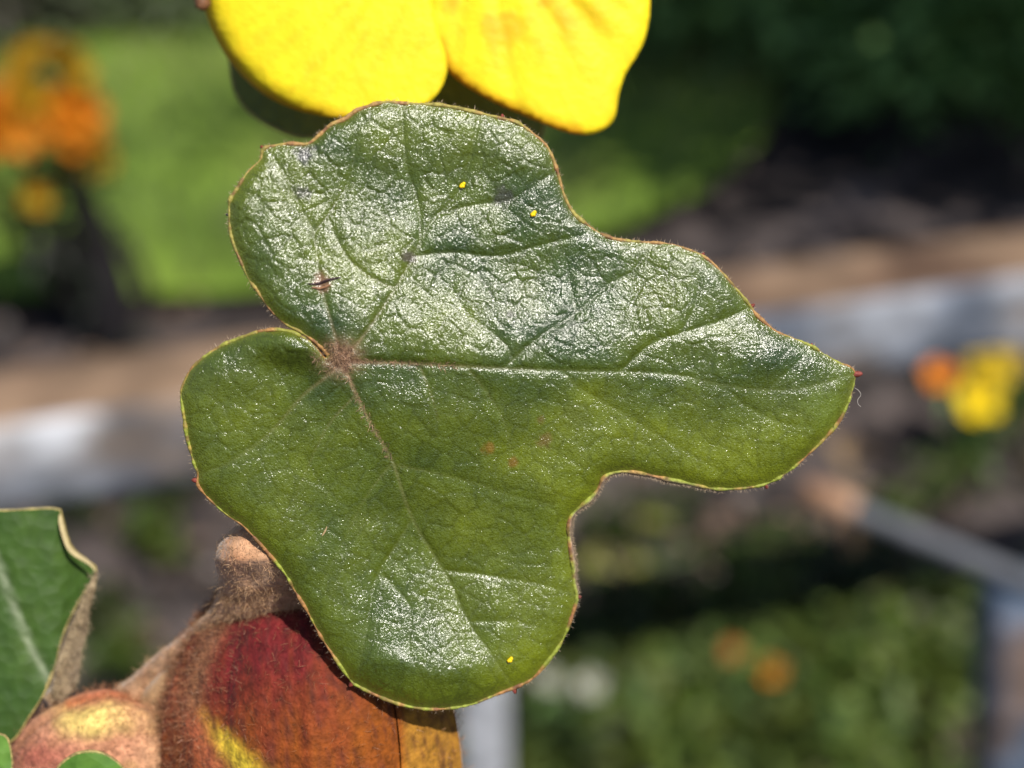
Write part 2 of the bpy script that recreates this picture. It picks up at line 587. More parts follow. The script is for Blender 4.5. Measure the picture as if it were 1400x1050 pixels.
# shrubs beyond the lawn
GS = 'shrubs growing at the far side of the garden'
dk0, dk1 = (.05, .10, .025), (.05, .10, .02)
shrub('shrub', 'dark green leafy shrub at the right edge of the frame', G(1390, 165), .46, .36, .25, 2400, .06, dk0, (.20, .36, .10), GS)
shrub('shrub', 'dark shrub with lit tips in the upper right, left of the edge shrub', G(1130, 110), .42, .34, .26, 2200, .055, dk0, (.24, .40, .12), GS)
shrub('shrub', 'thin dark twiggy shrub just right of the yellow flower', G(960, 70), .36, .3, .22, 900, .05, (.04, .06, .025), (.20, .28, .10), GS)
shrub('shrub', 'light green shrub at the far top right corner', G(1330, 40), .55, .36, .40, 2600, .06, (.06, .10, .02), (.30, .38, .12), GS)
shrub('shrub', 'grey green shrub behind the lawn above the orange flowers', G(235, 52), .34, .22, .13, 1300, .045, (.03, .04, .02), (.10, .13, .06), GS)
shrub('shrub', 'dull olive shrub in the top left corner', G(20, 66), .30, .22, .15, 1100, .045, (.03, .028, .02), (.08, .075, .05), GS)
shrub('shrub', 'dusty green shrub behind the yellow flower', G(480, -40), .6, .4, .28, 1800, .05, (.03, .045, .015), (.13, .17, .06), GS)

# unseen tree added beyond the right edge, its crown shading the right lawn
tb = np.array([1.38, 2.05, 0.0])
tree = thing('added_shade_tree', tb, 'unseen leafy tree added beyond the right edge to shade the lawn', 'tree')
V, F = tube(smooth_path([tb - [0, 0, .05], tb + [.03, 0, .7], tb + [-.05, .02, 1.5], tb + [-.12, .05, 2.3]], 6), np.linspace(.05, .02, 19), 10)
mesh_obj('trunk', V, F, M_litter, tree, cols=np.tile([.09, .065, .045], (len(V), 1)))
tcl = tb + np.array([-.22, .02, 2.0]) + rng.normal(0, 1, (26, 3)) * [.34, .30, .30]
for k in range(8):
    V, F = tube(smooth_path([tb + [-.03, .01, 1.1 + .12 * k], (tb + [-.03, .01, 1.3 + .12 * k]) * .5 + tcl[k] * .5, tcl[k]], 4), np.linspace(.016, .006, 9), 6)
    mesh_obj('limb', V, F, M_litter, tree, cols=np.tile([.09, .065, .045], (len(V), 1)))
n = 3400
P = tcl[rng.integers(0, 26, n)] + rng.normal(0, .15, (n, 3))
V, F, C = leaf_quads(P, rng.normal(size=(n, 3)) + [0, 0, .2], rng.uniform(.05, .10, n), rng.uniform(.035, .06, n), np.array([.05, .09, .02]) * rng.uniform(.6, 1.4, (n, 1)))
mesh_obj('crown', V, F, M_leafbg, tree, cols=C)

# litter, clods and weeds on the soil
def scatter_px(n, x0, x1, y0, y1):
    return rng.uniform(x0, x1, n), rng.uniform(y0, y1, n)


mb = MB()
px, py = scatter_px(900, -700, 2100, 380, 1500)
for a, b in zip(px, py):
    p = G(a, b)
    r = rng.uniform(.006, .022)
    V, F = blob(p + [0, 0, r * .3], r, r * rng.uniform(.7, 1.2), r * .7, 6, 4, .25, seed=int(rng.integers(1e6)))
    g = rng.choice([.03, .05, .10, .17])
    mb.add(V, F, np.array([1.05, .92, .86]) * g * rng.uniform(.8, 1.2))
o = mb.build('soil_clods', M_litter, kind='stuff')

n = 1500
px, py = scatter_px(n, -700, 2100, 380, 1500)
P = np.array([G(a, b) for a, b in zip(px, py)]) + [0, 0, .03]
d = rng.normal(size=(n, 3)) * [1, 1, .3]
c = np.array([.16, .11, .08]) * rng.uniform(.3, 1.5, (n, 1))
V, F, C = leaf_quads(P, d, rng.uniform(.02, .05, n), rng.uniform(.012, .025, n), c)
mesh_obj('dead_leaf_litter', V, F, M_litter, cols=C, kind='stuff')

# low weeds: clumps on the soil (px, py, spread px, count, brightness)
weeds = [(220, 765, 28, 70, 1.2), (150, 880, 40, 90, .7), (110, 725, 25, 30, .6), (240, 700, 22, 30, .8), (180, 935, 40, 60, .8),
         (60, 660, 30, 50, .5),
         (780, 1000, 90, 330, 1.1), (900, 1020, 110, 380, 1.15), (1020, 960, 110, 330, 1.0), (1180, 930, 90, 350, 1.1), (1260, 960, 60, 260, 1.3),
         (1130, 850, 90, 200, .7), (820, 900, 60, 130, .6), (1000, 1040, 130, 300, 1.2), (1250, 860, 50, 120, .9),
         (740, 1040, 60, 160, 1.1), (900, 850, 60, 90, .5), (1330, 620, 30, 40, .8), (830, 770, 40, 60, 1.0), (910, 735, 35, 50, .9), (1010, 850, 60, 90, .8), (1210, 745, 40, 50, .7), (1290, 690, 30, 30, .8), (1080, 790, 50, 50, .5), (1385, 575, 25, 50, 1.1),
         (-120, 800, 120, 200, .7), (-200, 1000, 150, 300, .9), (1500, 900, 120, 300, .9), (1550, 650, 120, 150, .8), (650, 1150, 250, 600, 1.0),
         (1150, 1150, 250, 600, 1.0)]
Vs, Fs, Cs, nn = [], [], [], 0
for (a, b, s, k, br) in weeds:
    br = br * rng.uniform(.55, 1.35)
    P = np.array([G(a + rng.normal(0, s * .55), b + rng.normal(0, s * .35), 0) for _ in range(k)])
    P[:, 2] = rng.uniform(.015, .07, k)
    d = rng.normal(size=(k, 3)) * [1, 1, .5] + [0, 0, .5]
    c = np.array([.040, .072, .014]) * br * rng.uniform(.5, 1.5, (k, 1)) + np.array([.05, .03, .0]) * rng.uniform(0, .6, (k, 1)) * br
    V, F, C = leaf_quads(P, d, rng.uniform(.02, .045, k), rng.uniform(.014, .03, k), c)
    Vs.append(V); Fs.append(F + nn); Cs.append(C); nn += len(V)
mesh_obj('low_weeds', np.vstack(Vs), np.vstack(Fs), M_leafbg, cols=np.vstack(Cs), kind='stuff')

# ------------------------------------------------------------------ timber rail, posts, pipe
def paint_box(name, a, b, wid, hei, seed, parent, mode, rot_up=None, nseg=60, ncross=6):
    """a weathered squared timber from a to b; colour by face and patches of old paint"""
    a = np.asarray(a, float); b = np.asarray(b, float)
    d = b - a; Ln = np.linalg.norm(d); d = d / Ln
    up = np.array([0, 0, 1.0]) if abs(d[2]) < .9 else np.array([0, -1.0, 0])
    s = np.cross(d, up); s /= np.linalg.norm(s); u = np.cross(s, d)
    ring = []
    bev = .08
    for k in range(ncross): ring.append((-1 + bev + (2 - 2 * bev) * k / (ncross - 1), 1, 'top'))
    for k in range(ncross): ring.append((1, 1 - bev - (2 - 2 * bev) * k / (ncross - 1), 'front'))
    for k in range(ncross): ring.append((1 - bev - (2 - 2 * bev) * k / (ncross - 1), -1, 'bottom'))
    for k in range(ncross): ring.append((-1, -1 + bev + (2 - 2 * bev) * k / (ncross - 1), 'back'))
    m = len(ring)
    V = []; C = []
    ts = np.linspace(0, Ln, nseg)
    for t in ts:
        wob = (fbm(np.array([t * 9.]), np.array([seed * 3.1]), seed)[0] - .5) * .004
        for (x, y, f) in ring:
            V.append(a + d * t + s * (x * wid / 2 + wob) + u * (y * hei / 2 + wob))
            cc = t * 11.; q = {'top': x, 'front': y, 'bottom': x + 7, 'back': y + 13}[f]
            n1 = float(fbm(np.array([cc]), np.array([q * .8 + seed]), seed + 2, 3)[0])
            n2 = float(fbm(np.array([cc * .55]), np.array([q * .5 + 9]), seed + 5, 2)[0])
            C.append(mode(f, n1, n2, t / Ln, y))
    F = [(i * m + j, i * m + (j + 1) % m, (i + 1) * m + (j + 1) % m, (i + 1) * m + j) for i in range(nseg - 1) for j in range(m)]
    F.append(tuple(range(m - 1, -1, -1))); F.append(tuple((nseg - 1) * m + j for j in range(m)))
    V = np.array(V)
    return mesh_obj(name, V, F, M_wood, parent, cols=np.array(C))


def lerp(a, b, t):
    return np.array(a) * (1 - t) + np.array(b) * t


def rail_mode(f, n1, n2, t, y):
    if f in ('top', 'back'):
        c = lerp((.085, .05, .032), (.19, .125, .08), sstep(.3, .7, n1))
        return c
    if f == 'front':
        pt_ = max(sstep(.005, -.005, abs(t - .338) - .038), .45 * sstep(.006, -.006, abs(t - .622) - .022), .55 * sstep(.006, -.006, abs(t - .69) - .02)) * (.35 + .65 * (y > -.15))
        c = lerp((.13, .15, .19), (.46, .47, .50), max(pt_ * sstep(.34, .5, n2 + .1), .5 * sstep(.5, .64, n2)))
        return lerp(c, (.16, .12, .09), sstep(.62, .7, n1) * .8)
    return lerp((.08, .06, .05), (.2, .18, .16), n1)


def post_mode(f, n1, n2, t, y):
    c = lerp((.09, .12, .17), (.36, .37, .39), sstep(.46, .60, n2))
    return lerp(c, (.20, .13, .09), sstep(.5, .62, n1) * .8)


hz = .62
left = G(0, 600, hz)
right = G(1400, 392, hz)
dirr = right - left
rail_root = thing('timber_rail', (left + right) / 2 * np.array([1, 1, 0]), 'weathered horizontal timber rail with peeling grey paint on a pale post', 'railing')
paint_box('rail', left - dirr * 1.0, right + dirr * .9, .078, .07, 4, rail_root, rail_mode, nseg=170)
pp = at(655, 900, 1.075)
f_ = (pp[0] - left[0]) / dirr[0]
pc = left + dirr * f_
def pale_post(f, n1, n2, t, y):
    return lerp((.26, .27, .30), (.48, .49, .52), n2) * (0.85 + .3 * n1)
for k in (-1, 0, 1):
    q = pc + dirr * k * .98
    paint_box('post', [q[0], q[1], -.05], [q[0], q[1], hz - .036], .042, .042, 7 + k, rail_root, pale_post, nseg=30)

pt = at(1402, 806, 1.0)
post_root = thing('short_post', [pt[0], pt[1], 0], 'short square post with peeling blue and white paint in the lower right corner', 'post')
paint_box('post_body', [pt[0] + .085, pt[1], -.05], [pt[0], pt[1], pt[2]], .05, .05, 21, post_root, post_mode, nseg=40)

zp = pt[2] + .0082
pl = G(1150, 690, zp); pr = G(1420, 806, zp)
dd = pr - pl
pr = np.array([pt[0], pt[1], zp]) + dd * .6
pipe = thing('thin_pipe', (np.array([pt[0], pt[1], zp])), 'thin grey pipe with a rusty end lying across the short post', 'pipe')
pth = np.array([pl + (pr - pl) * k for k in np.linspace(0, 1, 40)])
V, F = tube(pth, .0072, 12)
q = fbm(V[:, 0] * 40, V[:, 2] * 60 + V[:, 1] * 40, 3, 3)[:, None]
c = np.array([.075, .08, .09]) * (1 - q) + np.array([.15, .155, .17]) * q
mesh_obj('pipe_body', V, F, M_metal, pipe, cols=c)
u = (pl - pr) / np.linalg.norm(pl - pr)
V, F = tube(np.array([pl - u * .012, pl - u * .004, pl + u * .022, pl + u * .03]), [.008, .0108, .0108, .008], 12)
q = fbm(V[:, 0] * 60, V[:, 2] * 60, 8, 3)[:, None]
mesh_obj('rusty_cap', V, F, M_metal, pipe, cols=np.array([.14, .065, .035]) * (1 - q) + np.array([.38, .23, .14]) * q)

# ------------------------------------------------------------------ garden flowers far behind
def hpt(px, py, base_xyz, dy=0):
    """point above the base's own depth seen at the pixel"""
    b = np.asarray(base_xyz)
    k = (525 - py) / 2000.0
    # solve depth so that world y equals base y
    t = (b[1] + dy) / (math.cos(PHI) + k * math.sin(PHI))
    return at(px, py, t)


b = G(150, 478)
OR = (.62, .21, .01); YO = (.52, .29, .012); YE = (.80, .58, .012)
t = plant('orange_flower_plant', 'tall dark stemmed plant with a cluster of orange flowers at left', 'flowering plant', b,
          [(hpt(66, 108, b), .056, YO, 20), (hpt(92, 168, b), .058, OR, 26), (hpt(12, 172, b), .066, OR, 28), (hpt(112, 215, b, .02), .045, YO, 10),
           (hpt(42, 272, b), .036, YO, 9), (hpt(-70, 150, b), .05, YO, 8)],
          (.018, .015, .015), (.016, .022, .012), 130, .07, stem_r=.016)
mbk = MB()
pth = smooth_path([b - [0, 0, .04], hpt(150, 400, b), hpt(125, 310, b), hpt(95, 230, b)], 6)
V, F = tube(pth, np.linspace(.042, .02, len(pth)), 10)
mbk.add(V, F, (.014, .012, .014))
pth = smooth_path([hpt(150, 440, b), hpt(200, 400, b), hpt(170, 330, b)], 6)
V, F = tube(pth, np.linspace(.016, .01, len(pth)), 8)
mbk.add(V, F, (.018, .016, .014))
mbk.build('trunk', M_litter, t)

b = G(1330, 640)
plant('yellow_flower_plant', 'small plant with an orange and two yellow blooms under the rail at right', 'flowering plant', b,
      [(hpt(1282, 514, b), .022, (.90, .26, .012), 1), (hpt(1338, 548, b), .036, (.95, .68, .01), 1), (hpt(1358, 500, b, .03), .034, (.62, .42, .012), 1)],
      (.05, .10, .03), (.07, .13, .035), 34, .05)
b = G(1035, 1010)
plant('small_orange_plant', 'low plant with two small orange blooms near the bottom right', 'flowering plant', b,
      [(hpt(1000, 890, b), .011, (.42, .15, .035), 1), (hpt(1055, 918, b), .0125, (.58, .22, .02), 1)],
      (.06, .10, .03), (.07, .13, .04), 20, .035)
b = G(778, 1070)
plant('white_flower_plant', 'low weed with two pale white blooms right of the main leaf', 'flowering plant', b,
      [(hpt(750, 930, b), .013, (.36, .36, .30), 1), (hpt(806, 936, b), .015, (.42, .42, .35), 1)],
      (.06, .10, .03), (.08, .15, .04), 16, .03)
b = G(905, 850)
plant('yellowing_weed', 'yellowing weed with limp leaves below the notch of the main leaf', 'weed', b,
      [(hpt(870, 700, b), .001, YE, 0), (hpt(935, 770, b), .001, YE, 0), (hpt(820, 740, b), .001, YE, 0)],
      (.24, .17, .12), (.22, .22, .05), 14, .055)
b = G(1165, 760)
plant('tan_seedling', 'withered tan seedling behind the tip of the main leaf', 'weed', b,
      [(hpt(1155, 640, b), .001, YE, 0), (hpt(1120, 660, b), .001, YE, 0)],
      (.20, .14, .09), (.30, .20, .10), 7, .05)

# ------------------------------------------------------------------ THE FLOWERING BRANCH
BR = W(225, 1150, 12)
branch = thing('flowering_branch', BR, 'flowering branch with one large glossy lobed leaf, yellow petals and furry red buds', 'branch')

# ---- the large leaf
OUT = [(448, 484), (434, 470), (420, 459), (405, 450), (393, 444), (380, 434), (365, 417), (352, 397), (341, 382), (330, 358), (320, 334),
       (315, 313), (314, 291), (315, 274), (324, 259), (339, 236), (356, 219), (361, 204), (380, 199), (397, 197), (416, 198), (425, 195),
       (436, 186), (453, 171), (472, 163), (487, 152), (500, 147), (513, 143), (532, 140), (553, 142), (581, 143), (607, 145), (637, 151),
       (667, 158), (688, 163), (706, 168), (727, 182), (746, 199), (755, 216), (763, 240), (772, 270), (784, 292), (799, 305), (816, 317),
       (836, 326), (861, 330), (887, 332), (917, 334), (936, 340), (960, 350), (982, 368), (1010, 400), (1026, 420), (1033, 430), (1046, 442),
       (1062, 454), (1082, 462), (1106, 472), (1126, 484), (1146, 496), (1162, 502), (1169, 512), (1166, 528), (1160, 548), (1146, 576),
       (1122, 604), (1090, 634), (1066, 652), (1044, 662), (1024, 666), (1001, 668), (977, 668), (956, 664), (930, 658), (909, 654), (887, 649),
       (866, 645), (844, 645), (826, 652), (817, 669), (806, 682), (789, 696), (780, 707), (777, 723), (779, 745), (783, 772), (785, 799),
       (788, 816), (783, 837), (769, 874), (749, 903), (729, 926), (709, 937), (686, 946), (666, 954), (646, 962), (620, 967), (594, 969),
       (569, 967), (543, 961), (517, 951), (491, 938), (480, 930), (457, 897), (437, 866), (420, 834), (401, 803), (393, 788), (380, 771),
       (363, 751), (346, 732), (331, 717), (314, 706), (296, 691), (281, 676), (271, 662), (271, 646), (266, 634), (260, 612), (256, 596), (253, 575),
       (250, 556), (248, 536), (254, 519), (264, 502), (284, 485), (305, 472), (324, 464), (346, 456), (363, 452), (380, 451), (398, 454),
       (410, 459), (423, 467), (434, 478), (444, 490)]
OUTD = catmull(OUT, 2.6)
J = (468, 494)
VEINS = [  # (width, depth, points)
    (3.8, .12, [J, (560, 497), (660, 502), (760, 506), (860, 508), (920, 512), (980, 525), (1040, 533), (1100, 530), (1165, 512)]),
    (3.8, .13, [J, (500, 455), (540, 395), (565, 350), (588, 305), (611, 283), (632, 255), (643, 215), (655, 160)]),
    (3.6, .13, [J, (487, 540), (513, 590), (537, 632), (556, 690), (575, 730), (612, 790), (640, 850), (668, 890), (700, 938)]),
    (3.4, .11, [J, (450, 430), (438, 385), (429, 319), (412, 287), (390, 240), (367, 207)]),
    (4.0, .10, [(462, 500), (440, 520), (412, 543), (367, 594), (316, 631), (273, 648)]),
    (3.2, .13, [(575, 335), (572, 280), (555, 220), (549, 145)]),
    (3.2, .12, [(690, 503), (720, 475), (750, 452), (788, 428), (836, 386), (862, 374), (885, 345)]),
    (3.4, .13, [(850, 507), (890, 470), (936, 454), (985, 439), (1024, 421)]),
    (3.0, .10, [(770, 508), (793, 531), (848, 563), (887, 588), (932, 614), (985, 645)]),
    (3.0, .10, [(985, 527), (1003, 541), (1020, 556), (1067, 578), (1110, 585)]),
    (3.2, .14, [(562, 712), (545, 740), (515, 790), (503, 850), (488, 932)]),
    (3.0, .12, [(608, 780), (650, 784), (692, 791), (740, 799), (786, 812)]),
    (2.8, .10, [(542, 636), (600, 648), (654, 662), (702, 678), (760, 690)]),
    (2.8, .10, [(574, 500), (588, 535), (600, 575)]),
    (2.8, .10, [(640, 504), (668, 540), (690, 578), (700, 620)]),
    (2.8, .11, [(540, 395), (500, 375), (470, 345), (450, 300)]),
    (2.8, .11, [(600, 292), (650, 280), (700, 272), (750, 240)]),
    (2.8, .10, [(429, 319), (455, 285), (480, 240), (486, 190)]),
    (2.8, .11, [(565, 350), (620, 345), (680, 350), (740, 335), (800, 320)]),
    (2.6, .09, [(700, 498), (690, 470), (640, 430), (620, 400)]),
    (2.6, .09, [(930, 455), (950, 420), (955, 380)]),
    (2.6, .09, [(788, 428), (780, 390), (770, 340)]),
    (2.4, .08, [(487, 540), (450, 580), (420, 640), (400, 690)]),
    (2.4, .08, [(537, 632), (500, 680), (470, 740), (440, 800)]),
    (2.4, .08, [(640, 850), (700, 850), (745, 860)]),
    (2.4, .08, [(522, 785), (560, 830), (560, 890), (590, 950)]),
    (2.4, .08, [(1050, 533), (1080, 505), (1105, 480)]),
]
VEIN_D = [(w, dp, catmull(p, 10, closed=False)) for (w, dp, p) in VEINS]

# macro shape: a field of wanted slopes, made whole by least squares
ST = 4.0
X0, Y0, X1, Y1 = 226, 116, 1194, 996
gx, gy = np.meshgrid(np.arange(X0, X1, ST), np.arange(Y0, Y1, ST))
vx = (700 - gx) / 2000.0; vy = -(525 - gy) / 2000.0
vl = np.sqrt(vx ** 2 + vy ** 2 + 1)
hx = SUN_C[0] + vx / vl; hy = SUN_C[1] + vy / vl; hz_ = SUN_C[2] + 1 / vl
sx = -hx / hz_; sy = -hy / hz_                              # slopes that mirror the sun to the camera


def ell(cx, cy, rx, ry, a=0):
    c, s = math.cos(math.radians(a)), math.sin(math.radians(a))
    u = (gx - cx) * c + (gy - cy) * s; v = -(gx - cx) * s + (gy - cy) * c
    return np.exp(-((u / rx) ** 2 + (v / ry) ** 2) ** 1.5)


def poly_mask(pts, blur=6.0):
    P = np.stack([gx.ravel(), gy.ravel()], 1)
    m = inside(P, np.array(pts, float))
    d, _ = seg_dist(P, np.array(list(pts) + [pts[0]], float))
    return (sstep(-blur, blur, np.where(m, d, -d))).reshape(gx.shape)


midy = np.interp(gx, [226, 468, 560, 760, 920, 980, 1040, 1100, 1165, 1194], [500, 494, 497, 506, 512, 525, 533, 530, 512, 505])
Hm = np.zeros_like(gx)
for (h, m) in [(.85, ell(470, 330, 120, 130)), (1.0, ell(640, 420, 170, 85, 8)), (.95, ell(800, 420, 110, 75, -10)), (.8, ell(610, 300, 150, 80)),
               (.65, ell(560, 190, 60, 55)), (.75, ell(690, 195, 55, 30, 20)), (.5, ell(380, 260, 60, 70)), (.55, ell(920, 400, 60, 60)),
               (.75, poly_mask([(950, 452), (1022, 424), (1080, 470), (1050, 500)], 8)), (.75, ell(548, 530, 50, 38)), (.55, ell(630, 545, 36, 34)),
               (1.0, poly_mask([(565, 725), (612, 795), (640, 850), (672, 905), (600, 925), (530, 900), (497, 905), (516, 792)], 7)),
               (.5, ell(690, 800, 55, 60)), (.45, ell(540, 720, 70, 22)), (.6, ell(330, 500, 60, 18, 20)), (.4, ell(1100, 490, 40, 12, 25)),
               (.35, ell(880, 500, 160, 12, 2))]:
    Hm = np.maximum(Hm, h * m)
low = sstep(-10, 14, gy - midy)                             # below the midrib
Hm *= 1 - .0 * low
offx = .0 + .10 * low; offy = np.where(low > .5, .34, -.0)
inl = inside(np.stack([gx.ravel(), gy.ravel()], 1), OUTD).reshape(gx.shape)
# above the midrib the bare parts bow back towards the margin
dist_m, _ = seg_dist(np.stack([gx.ravel(), gy.ravel()], 1), np.vstack([OUTD, OUTD[:1]]))
dist_m = dist_m.reshape(gx.shape)
cxv, cyv = gx - 640, gy - 470
cl = np.hypot(cxv, cyv) + 1
Hm = Hm ** 1.3
offx = np.where(low > .5, .08, .08) - .30 * sstep(70, 5, dist_m) * cxv / cl
offy = np.where(low > .5, .62, .60) + .30 * sstep(60, 5, dist_m) * cyv / cl
GXs = sx + (1 - Hm) * offx
GYs = -(sy + (1 - Hm) * offy)                         # picture rows run downwards
GXs -= .3 * GXs[inl].mean(); GYs -= .3 * GYs[inl].mean()
ny, nx = gx.shape
ex = np.block([[GXs, -GXs[:, ::-1]], [GXs[::-1], -GXs[::-1, ::-1]]])
ey = np.block([[GYs, GYs[:, ::-1]], [-GYs[::-1], -GYs[::-1, ::-1]]])
kx = np.fft.fftfreq(2 * nx, ST) * 2 * np.pi; ky = np.fft.fftfreq(2 * ny, ST) * 2 * np.pi
KX, KY = np.meshgrid(kx, ky)
K2 = KX ** 2 + KY ** 2; K2[0, 0] = 1
Hh = -(1j * KX * np.fft.fft2(ex) + 1j * KY * np.fft.fft2(ey)) / K2
Hh[0, 0] = 0
Hh *= np.exp(-K2 * (5.0 ** 2) / 2)                          # soften
HMAC = np.real(np.fft.ifft2(Hh))[:ny, :nx] * .05            # mm
HMAC -= HMAC[inl].mean()
print('macro at calyx', HMAC[int((740-Y0)/ST), int((360-X0)/ST)], HMAC[int((960-Y0)/ST), int((560-X0)/ST)], HMAC[int((480-Y0)/ST), int((300-X0)/ST)])
print('leaf macro height mm', HMAC[inl].min(), HMAC[inl].max())


def bicubic(A, x, y):
    fx = np.clip((x - X0) / ST, 1, A.shape[1] - 3); fy = np.clip((y - Y0) / ST, 1, A.shape[0] - 3)
    ix = np.floor(fx).astype(int); iy = np.floor(fy).astype(int); tx = fx - ix; ty = fy - iy

    def w(t):
        return [(1 - t) ** 3 / 6, (3 * t ** 3 - 6 * t ** 2 + 4) / 6, (-3 * t ** 3 + 3 * t ** 2 + 3 * t + 1) / 6, t ** 3 / 6]
    wx, wy = w(tx), w(ty)
    r = 0
    for j in range(4):
        for i in range(4):
            r = r + wx[i] * wy[j] * A[iy + j - 1, ix + i - 1]
    return r


def worley(x, y, cell, seed, ax=1.0, rot=0.0):
    c, s = math.cos(rot), math.sin(rot)
    u = (x * c + y * s) / cell; v = (-x * s + y * c) / cell * ax
    ui = np.floor(u).astype(np.int64); vi = np.floor(v).astype(np.int64)
    f1 = np.full(x.shape, 9.); f2 = np.full(x.shape, 9.); idv = np.zeros(x.shape); tl = np.zeros(x.shape)

    def h(a, b, k):
        n = (a * 374761393 + b * 668265263 + (seed + k) * 974711) & 0x7fffffff
        n = ((n ^ (n >> 13)) * 1274126177) & 0x7fffffff
        return ((n ^ (n >> 16)) & 0xffff) / 65535.0
    for dj in (-2, -1, 0, 1, 2):
        for di in (-2, -1, 0, 1, 2):
            a = ui + di; b = vi + dj
            du = a + .1 + .8 * h(a, b, 0) - u; dv = b + .1 + .8 * h(a, b, 1) - v
            d = np.hypot(du, dv)
            n1 = d < f1
            f2 = np.where(n1, f1, np.minimum(f2, d)); idv = np.where(n1, h(a, b, 2), idv)
            tl = np.where(n1, du * (h(a, b, 3) - .5) + dv * (h(a, b, 4) - .5), tl); f1 = np.where(n1, d, f1)
    return f1, f2, idv, tl * cell * .05


def leaf_height(P, fine=True):
    x, y = P[:, 0], P[:, 1]
    h = bicubic(HMAC, x, y)
    vd = np.full(len(P), 1e3)
    groove = np.zeros(len(P))
    for (w, dp, poly) in VEIN_D:
        d, par = seg_dist(P, poly)
        ww = w * (1.05 - .5 * par)
        dp = dp * .82
        groove = np.maximum(groove, dp * (1 - .45 * par) * np.exp(-(d / (ww * 1.15)) ** 2) + dp * .45 * np.exp(-d / (ww * 4.0)))
        vd = np.minimum(vd, d)
    dm, _ = seg_dist(P, np.vstack([OUTD, OUTD[:1]]))
    groove = groove * (1 - .5 * (y > 515) * (1 - np.exp(-(((x - 590) / 120) ** 2 + ((y - 840) / 110) ** 2) ** 2)))
    my = np.interp(x, [226, 468, 560, 760, 920, 980, 1040, 1100, 1165, 1194], [500, 494, 497, 506, 512, 525, 533, 530, 512, 505])
    rough = np.where(y < my, 1.0, .58)
    rough = np.maximum(rough, .95 * np.exp(-(((x - 590) / 130) ** 2 + ((y - 830) / 120) ** 2) ** 2))
    rough = np.maximum(rough, .7 * np.exp(-(((x - 560) / 110) ** 2 + ((y - 535) / 50) ** 2)))
    rough = rough * (1 - .6 * np.exp(-(((x - 1060) / 120) ** 2 + ((y - 545) / 80) ** 2)))
    wx = x + 14 * (vnoise(x / 40, y / 40, 21) - .5); wy = y + 14 * (vnoise(x / 40, y / 40, 22) - .5)
    f1, f2, idv, tl1 = worley(wx, wy, 34, 5, 1.35, .6)
    e1 = f2 - f1
    f1b, f2b, idb, tl2 = worley(wx, wy, 13, 9, 1.2, -.3)
    e2 = f2b - f1b
    far = sstep(3, 14, vd) * sstep(2, 16, dm)
    q = (.056 * sstep(0, .15, e1) + .027 * sstep(0, .24, e2)) * rough * (.35 + .65 * far)
    q = q + (.09 * tl1 * sstep(0, .3, e1) + .12 * tl2 * sstep(0, .3, e2)) * (.15 + .85 * rough) * far
    q = q + .004 * rough * (fbm(x / 7, y / 7, 31, 2) - .5) + .05 * (.4 + .6 * rough) * (fbm(x / 26, y / 26, 33, 2) - .5)
    q = q + .19 * (fbm(x / 55, y / 55, 41, 2) - .5)
    rim = -.35 * np.exp(-(dm / 9.0) ** 1.3)
    notch = np.exp(-(((x - 830) / 60) ** 2 + ((y - 690) / 60) ** 2))
    lap = .9 * np.exp(-(((x - 405) / 55) ** 2 + ((y - 470) / 26) ** 2)) * (y > 455 + (x - 398) * .82 * (x > 398)) * (y < 700)
    return h - groove + q + rim + lap, vd, dm, e1, e2, idv, idb


pts, tris = triangulate(OUTD, 2.5)
hh, vd, dm, e1, e2, idv, idb = leaf_height(pts)
x, y = pts[:, 0], pts[:, 1]
# colour of the blade
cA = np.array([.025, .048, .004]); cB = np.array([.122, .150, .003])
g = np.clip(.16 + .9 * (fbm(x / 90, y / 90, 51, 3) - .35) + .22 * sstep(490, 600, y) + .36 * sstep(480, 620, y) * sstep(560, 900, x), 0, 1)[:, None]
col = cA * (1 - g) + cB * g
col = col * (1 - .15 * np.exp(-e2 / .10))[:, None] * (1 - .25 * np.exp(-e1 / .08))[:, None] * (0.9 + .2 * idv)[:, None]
veinm = np.zeros(len(pts))
for i, (w, dp, poly) in enumerate(VEIN_D):
    d, par = seg_dist(pts, poly)
    veinm = np.maximum(veinm, (1 - .55 * par) * (1.0 if i in (0, 2) else .35) * np.exp(-(d / (w * .6)) ** 2))
vk = (veinm * np.clip(.10 + .75 * np.exp(-np.hypot(x - 466, y - 488) / 120.) + .35 * (y > 510), 0, .8))[:, None]
col = col * (1 - vk) + np.array([.13, .15, .04]) * vk
# woolly brown patch where the stalk joins, running out along the veins
dj = np.hypot(x - 466, (y - 488) * 1.15)
rust = np.exp(-(dj / 24) ** 2) + 1.0 * veinm * np.exp(-dj / 95.)
rust = np.clip(rust * (.55 + .9 * fbm(x / 5, y / 5, 61, 2)), 0, 1)[:, None]
col = col * (1 - rust) + np.array([.26, .14, .08]) * rust


def spot(cx, cy, r, c, a, seed=0):
    global col
    d = np.hypot(x - cx, y - cy) / r + .9 * (fbm(x / 8, y / 8, 71 + seed, 3) - .5)
    m = (a * sstep(1, .35, d))[:, None]
    col = col * (1 - m) + np.array(c) * m


